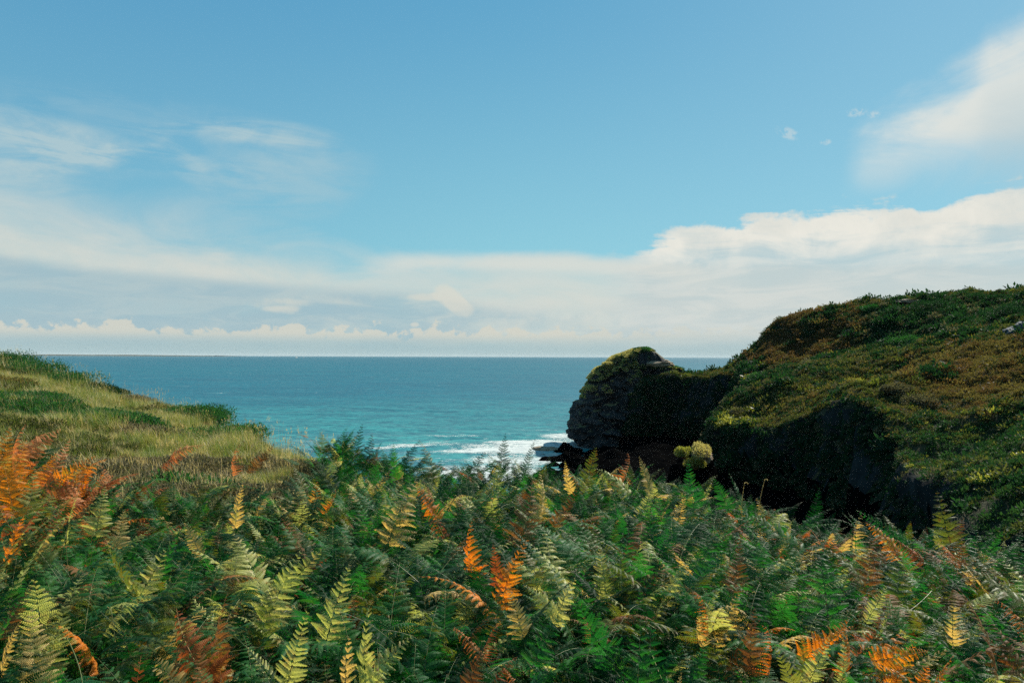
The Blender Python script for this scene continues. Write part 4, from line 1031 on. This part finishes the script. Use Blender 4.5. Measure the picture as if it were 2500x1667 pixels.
def shrub(name, P, r, hgt, n, lw, ll, mat, label, group=None, stems=6, seed=0, lumps=9, cat='shrub'):
    g = np.random.default_rng(seed)
    e = bpy.data.objects.new(name, None); COL.objects.link(e); e.location = P; e.empty_display_size = 0.1; tag(e, label, cat, group)
    Vs = []; st = MB()
    cs = []
    for k in range(lumps):
        a = g.uniform(0, 6.28); q = r*g.uniform(0, 0.75); cs.append((q*math.cos(a), q*math.sin(a), hgt*g.uniform(0.25, 0.75)*(1-0.4*q/r), r*g.uniform(0.28, 0.5)))
    for k, c in enumerate(cs):
        m = n//lumps; v = g.normal(size=(m, 3)); v /= np.linalg.norm(v, axis=1)[:, None]
        p = v*c[3]*g.uniform(0.5, 1.05, m)[:, None]*np.array([1, 1, hgt/r*0.55+0.3]); p += np.array(c[:3]); p[:, 2] = np.maximum(p[:, 2], -0.05)
        d = v+g.normal(size=(m, 3))*0.6+(0, 0, 0.5); d /= np.linalg.norm(d, axis=1)[:, None]
        s = np.cross(d, g.normal(size=(m, 3))); s /= np.linalg.norm(s, axis=1)[:, None]; nn = np.cross(d, s)
        l = ll*g.uniform(0.6, 1.3, m)[:, None]; wv = lw*g.uniform(0.7, 1.2, m)[:, None]
        Vs.append(np.stack([p, p+d*l*.5+s*wv, p+d*l-nn*l*.2, p+d*l*.5-s*wv], 1).reshape(-1, 3))
        if k < stems:
            t = np.linspace(0, 1, 6)[:, None]; e0 = np.array([c[0]*0.15, c[1]*0.15, -0.25*hgt]); st.tube(e0*(1-t)+np.array(c[:3])*t+g.normal(size=(6, 3))*0.02*r, np.linspace(0.05, 0.012, 6)*r, 5)
    V = np.concatenate(Vs)
    obj('foliage', mesh_np('foliage', V, np.arange(len(V)).reshape(-1, 4), mat), e); obj('stem', st.mesh('stem', M['brown']), e)
    return e
LS = [(15, 872, 1.3, 0.9, 'bush_g', 'green gorse bush on the skyline at the far left edge'), (70, 890, 1.3, 0.75, 'bush_g', 'rounded green gorse bush second from the left on the ridge'),
      (165, 905, 1.3, 0.65, 'bush_g', 'green gorse bush with spiky top on the left ridge'), (225, 925, 0.9, 0.5, 'bush_d', 'dark spiky gorse bush halfway along the left ridge'),
      (262, 950, 0.7, 0.45, 'bush_d', 'small dark bush in grass below the spiky gorse'), (330, 965, 0.7, 0.4, 'heath', 'low grey green bush among tall grass on the ridge'),
      (495, 1010, 1.2, 0.65, 'bush_g', 'broad green bush overhanging the sea at the middle of the ridge'), (560, 1030, 0.9, 0.55, 'bush_g', 'green bush at the seaward end of the broad one'),
      (450, 1000, 0.7, 0.35, 'heath', 'thin dry bush just above the broad green one'), (60, 970, 1.0, 0.5, 'bush_g', 'green shrub in dry grass near the left edge'),
      (235, 1015, 0.9, 0.4, 'bush_g', 'low green shrub in the middle of the left hillside'), (10, 935, 0.8, 0.55, 'scrub_o', 'tan dried shrub at the left edge under the gorse')]
for k, (px, py, r, h, mt, lb) in enumerate(LS):
    Y = canopy_hit(px, py+12, 0.05); Y = min(Y, 31)
    c = w(px, py, Y); z0 = ground_z(c.x, c.y); Y = c.y
    shrub('gorse_bush' if mt != 'scrub_o' else 'dry_shrub', (c.x, c.y, z0-0.12), r*1.15, h*0.72, 11000, 0.012, 0.07, M[mt], lb, 'bushes on the left hillside', seed=500+k, lumps=17)

# thin dry stalks standing clear of the bracken
def stalk(px0, py0, px1, py1, Y, label, mat='grass_s'):
    a, b = w(px0, py0, Y), w(px1, py1, Y+0.05); a.z -= 0.5
    t = np.linspace(0, 1, 12)[:, None]; A_, B_ = np.array(a), np.array(b)
    p = A_*(1-t)+B_*t; p[:, 0] += 0.006*Y*np.sin(t[:, 0]*3.1)*(1 if px1 > px0 else -1)*-0.6
    hook = np.array([[0.02, 0, 0.012], [0.045, 0, 0.015], [0.06, 0, 0.0]])*0.07*Y
    p = np.concatenate([p, p[-1]+hook*(1 if px1 > px0 else -1)])
    e = bpy.data.objects.new('dry_stalk', None); COL.objects.link(e); e.location = a; tag(e, label, 'stalk', 'dry stalks above the bracken')
    m = MB(); m.tube(p-A_, np.linspace(0.0045, 0.0016, len(p))*min(1.0, Y/8.0), 5); obj('stem', m.mesh('stem', M[mat]), e)
    m = MB(); g = np.random.default_rng(int(px0))
    for q in p[-7:]:
        for _ in range(4):
            z_ = Y/20.0; c = q-A_+g.normal(size=3)*0.006*z_; m.add([c+np.array((0.004, 0, 0))*z_, c+np.array((0.001, 0.003, 0.016))*z_, c-np.array((0.004, 0, 0))*z_, c-np.array((0, 0, 0.010))*z_], [[0, 1, 2, 3]])
    obj('seed_head', m.mesh('seed_head', M['grass_s']), e)
stalk(1845, 1235, 1866, 1168, 9.6, 'pale dry stalk with hooked tip standing against the black gully')
stalk(1815, 1215, 1817, 1176, 10.2, 'short thin stalk left of the hooked one, against the black gully')
stalk(1700, 1560, 1835, 1440, 3.9, 'forked yellow stalk crossing the green bracken in the right half', 'stem_g')
stalk(1150, 1655, 1180, 1560, 3.0, 'yellow stalk in the brown fronds at the bottom edge', 'stem_g')
stalk(325, 1655, 280, 1480, 3.2, 'thin green stalk curving down between dark fronds at lower left', 'stem_g')

# ------------------------------------------------------------------ scrub on the right hill
rp = []
RM = ['scrub_g', 'scrub_o', 'bush_d', 'scrub_e', 'scrub_r', 'scrub_y', 'heath', 'olive']
for k, mt in enumerate(RM):
    for q in range(3): rp.append(leafball(600+k*7+q, 70, 0.50, 0.95, 0.050, 0.22, M[mt], 0.6))
N = 300000
ry_ = 30+190*rng.uniform(0, 1, N)**0.9; rx_ = rng.uniform(12, 150, N)
near_k = np.clip((75/ry_), 0.4, 1.2)
keep = (rx_/ry_ < 0.95) & (rx_/ry_ > 0.1); rx_, ry_ = rx_[keep], ry_[keep]
zr = z_right(rx_, ry_); e_ = 0.4
gx = (z_right(rx_+e_, ry_)-zr)/e_; gy = (z_right(rx_, ry_+e_)-zr)/e_; slope = np.hypot(gx, gy)
sd_ = sdist(rx_, ry_, LAND)
u = rng.uniform(0, 1, len(rx_))
back = (ry_ > 188)
steep = (slope >= 1.5)
keep = (zr > 3.5) & (((sd_ < 0.9) & (u < 0.57)) | (steep & (sd_ < 9))) & ~back
rx_, ry_, zr, slope, u, sd_, steep = (q[keep] for q in (rx_, ry_, zr, slope, u, sd_, steep)); n = len(rx_)
g1 = fbm(rx_/14, ry_/14, 0, 4, 701); g2 = fbm(rx_/5, ry_/5, 0, 3, 703); pu = CX+F*rx_/ry_; pv_ = HY-F*(zr-HC)/ry_
v = rng.uniform(0, 1, n); ty = np.zeros(n, int)
ty[(v > 0.40)] = 1; ty[v > 0.62] = 6; ty[v > 0.74] = 2; ty[v > 0.90] = 7
# patches as they lie on the hill (world places worked out from where the photograph shows them)
def near_px(px, py, Y, r, k): c = w(px, py, Y); return np.exp(-(((rx_-c.x)**2+(ry_-c.y)**2)/r**2))*k
pr = near_px(1950, 780, 165, 11, 1.0)+near_px(1990, 800, 158, 9, .8)+near_px(2060, 790, 150, 9, .6)+near_px(1900, 830, 160, 6, .6)
po = near_px(2350, 870, 105, 15, .9)+near_px(2420, 930, 88, 10, .8)+near_px(2280, 900, 108, 10, .6)+near_px(2470, 950, 80, 8, .9)+near_px(2380, 1000, 74, 4, .5)
pg = near_px(2220, 780, 150, 9, 1.0)+near_px(2300, 770, 145, 10, .7)+near_px(1850, 940, 135, 10, .9)+near_px(2450, 780, 130, 16, 1.0)+near_px(2200, 830, 135, 7, .7)
pe = near_px(2430, 1150, 57, 9, 1.4)+near_px(2460, 1230, 50, 8, 1.5)+near_px(2380, 1080, 66, 6, .8)+near_px(2490, 1080, 62, 9, 1.2)+near_px(2300, 1060, 76, 7, .7)+near_px(2560, 1300, 44, 12, 1.5)
r_ = rng.uniform(0, 1, n)
ty[r_ < po] = np.where(v < 0.75, 1, 4)[r_ < po]
ty[r_ < pr] = np.where(v < 0.75, 4, 1)[r_ < pr]
ty[r_ < pg] = np.where(v < 0.45, 2, np.where(v < .7, 6, 3))[r_ < pg]
ty[r_ < pe] = np.where(v < 0.7, 3, np.where(v < 0.95, 0, 5))[r_ < pe]
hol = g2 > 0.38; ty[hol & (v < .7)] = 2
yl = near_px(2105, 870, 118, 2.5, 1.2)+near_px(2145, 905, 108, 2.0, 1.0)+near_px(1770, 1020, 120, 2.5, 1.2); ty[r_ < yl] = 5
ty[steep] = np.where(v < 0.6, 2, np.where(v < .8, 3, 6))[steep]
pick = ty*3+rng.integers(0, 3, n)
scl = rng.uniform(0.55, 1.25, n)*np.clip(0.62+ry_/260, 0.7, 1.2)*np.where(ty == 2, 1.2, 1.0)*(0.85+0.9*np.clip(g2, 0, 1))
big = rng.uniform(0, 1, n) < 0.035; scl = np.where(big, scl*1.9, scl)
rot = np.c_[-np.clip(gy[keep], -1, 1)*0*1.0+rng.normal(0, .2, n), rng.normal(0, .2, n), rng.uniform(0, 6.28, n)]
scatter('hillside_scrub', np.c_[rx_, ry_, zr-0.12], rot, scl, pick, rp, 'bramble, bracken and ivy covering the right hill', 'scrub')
print('scrub', n, 'ferns', len(rest), 'grass', len(hx_))

RS = [(2290, 760, 148, 4.2, 2.2, 'bush_d', 'large dark bush on the slope just under the hilltop'), (2200, 815, 138, 4.5, 2.2, 'bush_g', 'wide rounded green bush above the shaded hollow'),
      (2385, 762, 146, 3.0, 1.7, 'bush_d', 'dark bush right of the large one under the hilltop'), (2440, 712, 144, 2.6, 1.7, 'bush_d', 'round bush standing on the skyline near the right edge'),
      (2120, 745, 158, 2.5, 1.4, 'bush_g', 'green bush near the crest of the hill, left of the path'), (2470, 780, 125, 3.5, 2.0, 'bush_d', 'dark bush beside the grey rock at the right edge'),
      (1850, 912, 140, 2.4, 1.3, 'bush_g', 'green bush at the near end of the land neck'), (2250, 975, 87, 2.4, 1.2, 'heath', 'grey green shrub on the spur over the black gully'),
      (2100, 958, 95, 2.4, 1.2, 'scrub_g', 'long low shrub on the brow of the black gully'), (2190, 960, 90, 2.0, 1.2, 'heath', 'grey shrub next right along the brow of the gully'),
      (1815, 880, 165, 1.8, 1.2, 'bush_d', 'dark shrub at the foot of the seaward shoulder')]
for k, (px, py, Y, r, h, mt, lb) in enumerate(RS):
    c = w(px, py, Y); z0 = float(z_right(np.array([c.x]), np.array([c.y]))[0])
    shrub('shrub', (c.x, c.y, z0-0.3), r, h, 3600, 0.07, 0.24, M[mt], lb, 'shrubs on the right hill', seed=800+k, lumps=14)

# ------------------------------------------------------------------ growth on the rock stack (dense turf cushions)
from mathutils.bvhtree import BVHTree
bv = BVHTree.FromPolygons([v.co[:] for v in stack.data.vertices], [p.vertices[:] for p in stack.data.polygons])
SP, SI, SS = [], [], []
for _ in range(30000):
    x, y = random.uniform(16, 46), random.uniform(173, 196)
    h = bv.ray_cast(Vector((x, y, 60)), Vector((0, 0, -1)))
    if h[0] is None or h[0].z < 12.0 or h[1].z < 0.25: continue
    px = CX+F*x/y; py = HY-F*(h[0].z-HC)/y
    q = vnoise(x/2.2, y/2.2, 0, 901)
    t = random.random()
    if px > 1560 or (1545 < px < 1600 and py < 862): k = 'g' if t < .8 else 'y'
    else: k = 'y' if t+0.3*float(q) < .62 else ('g' if t < .8 else 'o')
    if 1590 < px < 1640 and 855 < py < 885 and y < 186: continue
    SP.append((x, y, h[0].z-0.12)); SI.append({'y': 0, 'g': 3, 'o': 6}[k]+random.randrange(3)); SS.append(random.uniform(0.5, 1.0))
spr = []
for k, mt in enumerate(['straw_turf', 'scrub_e', 'scrub_y2']):
    for q in range(3): spr.append(leafball(900+k*5+q, 70, 0.42, 0.7, 0.04, 0.20, M[mt], 0.7))
n = len(SP); scatter('turf_on_stack', SP, np.c_[rng.normal(0, .2, n), rng.normal(0, .2, n), rng.uniform(0, 6.28, n)], SS, SI, spr, 'yellow turf and green cushions on top of the dark rock stack', 'turf')

for k, (px, py, r, h, mt, lb) in enumerate(((1572, 853, 2.3, 1.1, 'bush_g', 'dark green cushion crowning the very top of the rock stack'), (1648, 905, 2.2, 1.1, 'bush_g', 'green bush on the right shoulder of the rock stack'), (1485, 890, 1.8, 0.8, 'straw_turf', 'dry tan tussock on the left shoulder of the rock stack'))):
    c = w(px, py, 182); hh = bv.ray_cast(Vector((c.x, c.y, 60)), Vector((0, 0, -1)))
    shrub('cushion_shrub', (c.x, c.y, (hh[0].z if hh[0] else c.z)-0.5), r, h, 3000, 0.06, 0.22, M[mt], lb, 'cushions on the rock stack', seed=970+k, lumps=10)
# ------------------------------------------------------------------ rocks
def rock(name, P, r, mat, label, seed, group='rocks along the shore', flat=0.6, cat='rock', el=(1, 1), sharp=0.35):
    g = np.random.default_rng(seed); nt_, nh = 64, 34
    th = np.linspace(0, 2*np.pi, nt_, endpoint=False); ph = np.linspace(0, np.pi, nh)
    PH, TH = np.meshgrid(ph, th, indexing='ij'); d = np.stack([np.sin(PH)*np.cos(TH), np.sin(PH)*np.sin(TH), np.cos(PH)], -1)
    rr = np.ones(PH.shape)
    for _ in range(14):                                   # cut by planes, then roughened
        nn = g.normal(size=3); nn /= np.linalg.norm(nn); k = g.uniform(0.55, 0.85); dt = d@nn
        rr = np.minimum(rr, np.where(dt > 0.05, k/np.maximum(dt, 0.05), 9))
    rr = rr+sharp*0.9*fbm(d[..., 0]*2.2+seed, d[..., 1]*2.2, d[..., 2]*3.2, 5, seed, 0.6)
    V = d*rr[..., None]*np.array([r*el[0], r*el[1], r*flat])
    i = np.arange(nh-1)[:, None]*nt_; j = np.arange(nt_)[None]; j2 = (j+1) % nt_
    me = mesh_np(name, V.reshape(-1, 3), np.stack([i+j, i+nt_+j, i+nt_+j2, i+j2], -1).reshape(-1, 4), mat)
    o = obj(name, me, loc=P); tag(o, label, cat, group); return o
def sea_at(px, py): Y = HC*F/(py-HY); return w(px, py, Y)
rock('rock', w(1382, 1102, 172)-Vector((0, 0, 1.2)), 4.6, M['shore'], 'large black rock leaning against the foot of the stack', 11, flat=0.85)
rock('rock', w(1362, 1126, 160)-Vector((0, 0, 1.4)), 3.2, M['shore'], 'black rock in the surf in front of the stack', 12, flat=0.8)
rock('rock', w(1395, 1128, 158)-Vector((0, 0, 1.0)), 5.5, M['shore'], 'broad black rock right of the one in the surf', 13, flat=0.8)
rock('rock', w(1338, 1095, 176)-Vector((0, 0, 0.3)), 3.3, M['rock_b'], 'flat brown sunlit rock in the white surf', 14, flat=0.32, el=(1.2, .7))
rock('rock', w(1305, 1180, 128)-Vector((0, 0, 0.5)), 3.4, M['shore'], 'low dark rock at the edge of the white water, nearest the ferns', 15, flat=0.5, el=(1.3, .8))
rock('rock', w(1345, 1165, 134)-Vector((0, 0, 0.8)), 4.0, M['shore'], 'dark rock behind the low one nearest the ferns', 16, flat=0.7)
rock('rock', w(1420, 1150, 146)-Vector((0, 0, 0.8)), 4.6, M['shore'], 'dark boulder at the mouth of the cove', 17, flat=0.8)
kn = w(1696, 1086, 106)
rock('rock_outcrop', kn+Vector((1.2, 0.9, -1.9)), 2.1, M['rock_b'], 'tan rock knob catching the sun in the black cove', 21, group=None, flat=0.8, cat='rock', el=(0.85, .8))
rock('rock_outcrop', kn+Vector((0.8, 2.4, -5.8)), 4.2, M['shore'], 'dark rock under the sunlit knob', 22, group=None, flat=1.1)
shrub('shrub', kn+Vector((0.7, -0.5, -1.5)), 1.9, 2.3, 5200, 0.05, 0.2, M['straw_turf'], 'tan dry bush on top of the sunlit knob', 'bushes on the sunlit knob', seed=949, lumps=9)
for k, (dx, dz, r) in enumerate(((-1.6, -1.0, 1.3), (-0.3, -2.6, 1.6))):
    shrub('shrub', kn+Vector((dx, -0.8, dz-0.3)), r, 1.5, 2600, 0.05, 0.18, M['scrub_y'], ['yellow green bush on the left of the sunlit knob', 'yellow green bush hanging below the sunlit knob'][k], 'bushes on the sunlit knob', seed=950+k, lumps=8)
c = w(2495, 828, 112); rock('rock_outcrop', (c.x, c.y, float(z_right(np.array([c.x]), np.array([c.y]))[0])-1.9), 3.2, M['rock_g'], 'blue grey rock face at the right edge of the hill', 23, group=None, flat=0.9)
c = w(2215, 752, 158); rock('rock_outcrop', (c.x, c.y, float(z_right(np.array([c.x]), np.array([c.y]))[0])+0.05), 3.4, M['rock_b'], 'pale bare patch of rock on the crest path', 24, group=None, flat=0.22)
c = w(1614, 873, 180.5); rock('rock_outcrop', (c.x, c.y, c.z-1.75), 3.0, M['rock_b'], 'bare tan slab on the right shoulder of the stack', 25, group=None, flat=0.42, el=(1.3, .9), sharp=0.6)

# ------------------------------------------------------------------ boats on the horizon
wm, nt, b = material('white paint'); b.inputs['Base Color'].default_value = (0.8, 0.8, 0.78, 1); b.inputs['Roughness'].default_value = 0.4
sm, nt, b2 = material('sail cloth'); b2.inputs['Base Color'].default_value = (0.85, 0.85, 0.82, 1)
tn = nt.nodes.new('ShaderNodeBsdfTranslucent'); tn.inputs[0].default_value = (0.85, 0.85, 0.82, 1); mx = nt.nodes.new('ShaderNodeMixShader')
nt.links.new(b2.outputs[0], mx.inputs[1]); nt.links.new(tn.outputs[0], mx.inputs[2]); nt.links.new(mx.outputs[0], nt.nodes['Material Output'].inputs['Surface'])
def hull(Ls, Bm, H, mat):
    m = MB(); t = np.linspace(0, 1, 12); ws = np.sin(np.pi*np.clip(t*0.62+0.38, 0, 1))**0.7*Bm/2; xs = (t-0.5)*Ls
    V = []
    for x, b_ in zip(xs, ws): V += [(x, -b_, H), (x, -b_*0.75, 0), (x, 0, -H*0.4), (x, b_*0.75, 0), (x, b_, H)]
    V = np.array(V); i = np.arange(11)[:, None]*5; j = np.arange(4)[None]
    m.add(V, np.stack([i+j, i+j+1, i+j+6, i+j+5], -1)); i = np.arange(11)*5; m.add(V, np.stack([i, i+5, i+9, i+4], -1)); m.add(V[:5], [[0, 1, 3, 4]], [[1, 2, 3]])
    return m.mesh('hull', mat)
def seapt(px, Y): return Vector(((px-CX)/F*Y, Y, 0.2))
e = bpy.data.objects.new('sailing_boat', None); COL.objects.link(e); e.location = seapt(724, 6900); e.rotation_euler.z = 0.35
tag(e, 'tiny sailing boat with two white sails on the horizon', 'sailboat')
obj('hull', hull(24, 6, 2.4, wm), e); m = MB(); m.tube([(1, 0, 1), (1, 0, 28)], 0.22, 6); obj('mast', m.mesh('mast', wm), e)
def sail(name, pts):
    m = MB(); A_, B_, C_ = (np.array(p, float) for p in pts); n = 8; V = []
    for s_q in (0.0, 0.06):
        for i in range(n+1):
            t = i/n; a = A_*(1-t)+B_*t; c2 = C_*(1-t)+B_*t
            for j in range(5):
                k = j/4; p = a*(1-k)+c2*k; p = p+np.array([0, 1.6*math.sin(math.pi*k)*(1-t)+s_q, 0]); V.append(p)
    f = []
    for s_q in (0, 1):
        o = s_q*(n+1)*5
        for i in range(n):
            for j in range(4): a = o+i*5+j; f.append([a, a+1, a+6, a+5])
    m.add(V, f); return m.mesh(name, sm)
obj('sail', sail('sail', ((0.6, 0, 3), (0.9, 0, 27), (-9, 0, 3))), e); obj('sail', sail('jib', ((11, 0, 3), (1.2, 0, 23), (2.2, 0, 3.5))), e)
e = bpy.data.objects.new('motor_boat', None); COL.objects.link(e); e.location = seapt(742, 8200); e.rotation_euler.z = 0.1
tag(e, 'tiny white motor boat on the horizon, right of the sailing boat', 'motor boat')
obj('hull', hull(18, 5, 3.2, wm), e)
m = MB(); cbv = [(-5, -2, 3), (3.5, -2, 3), (3.5, 2, 3), (-5, 2, 3), (-4, -1.7, 7.5), (1.6, -1.7, 7.5), (1.6, 1.7, 7.5), (-4, 1.7, 7.5)]
m.add(cbv, [[0, 1, 5, 4], [1, 2, 6, 5], [2, 3, 7, 6], [3, 0, 4, 7], [4, 5, 6, 7]]); obj('cabin', m.mesh('cabin', wm), e)

# ------------------------------------------------------------------ sea haze
hb = MB(); a_, z0, z1 = 58000.0, -12.0, 130.0
hv = [(-a_, -a_, z0), (a_, -a_, z0), (a_, a_, z0), (-a_, a_, z0), (-a_, -a_, z1), (a_, -a_, z1), (a_, a_, z1), (-a_, a_, z1)]
hb.add(hv, [[0, 3, 2, 1], [4, 5, 6, 7], [0, 1, 5, 4], [1, 2, 6, 5], [2, 3, 7, 6], [3, 0, 4, 7]])
hm_ = bpy.data.materials.new('haze'); hm_.use_nodes = True; nt = hm_.node_tree; nt.nodes.clear()
vo = nt.nodes.new('ShaderNodeVolumePrincipled'); oo = nt.nodes.new('ShaderNodeOutputMaterial')
vo.inputs['Color'].default_value = (0.80, 0.90, 0.95, 1); vo.inputs['Density'].default_value = 1.0e-5
nt.links.new(vo.outputs[0], oo.inputs['Volume'])
tag(obj('haze', hb.mesh('haze', hm_)), kind='stuff')
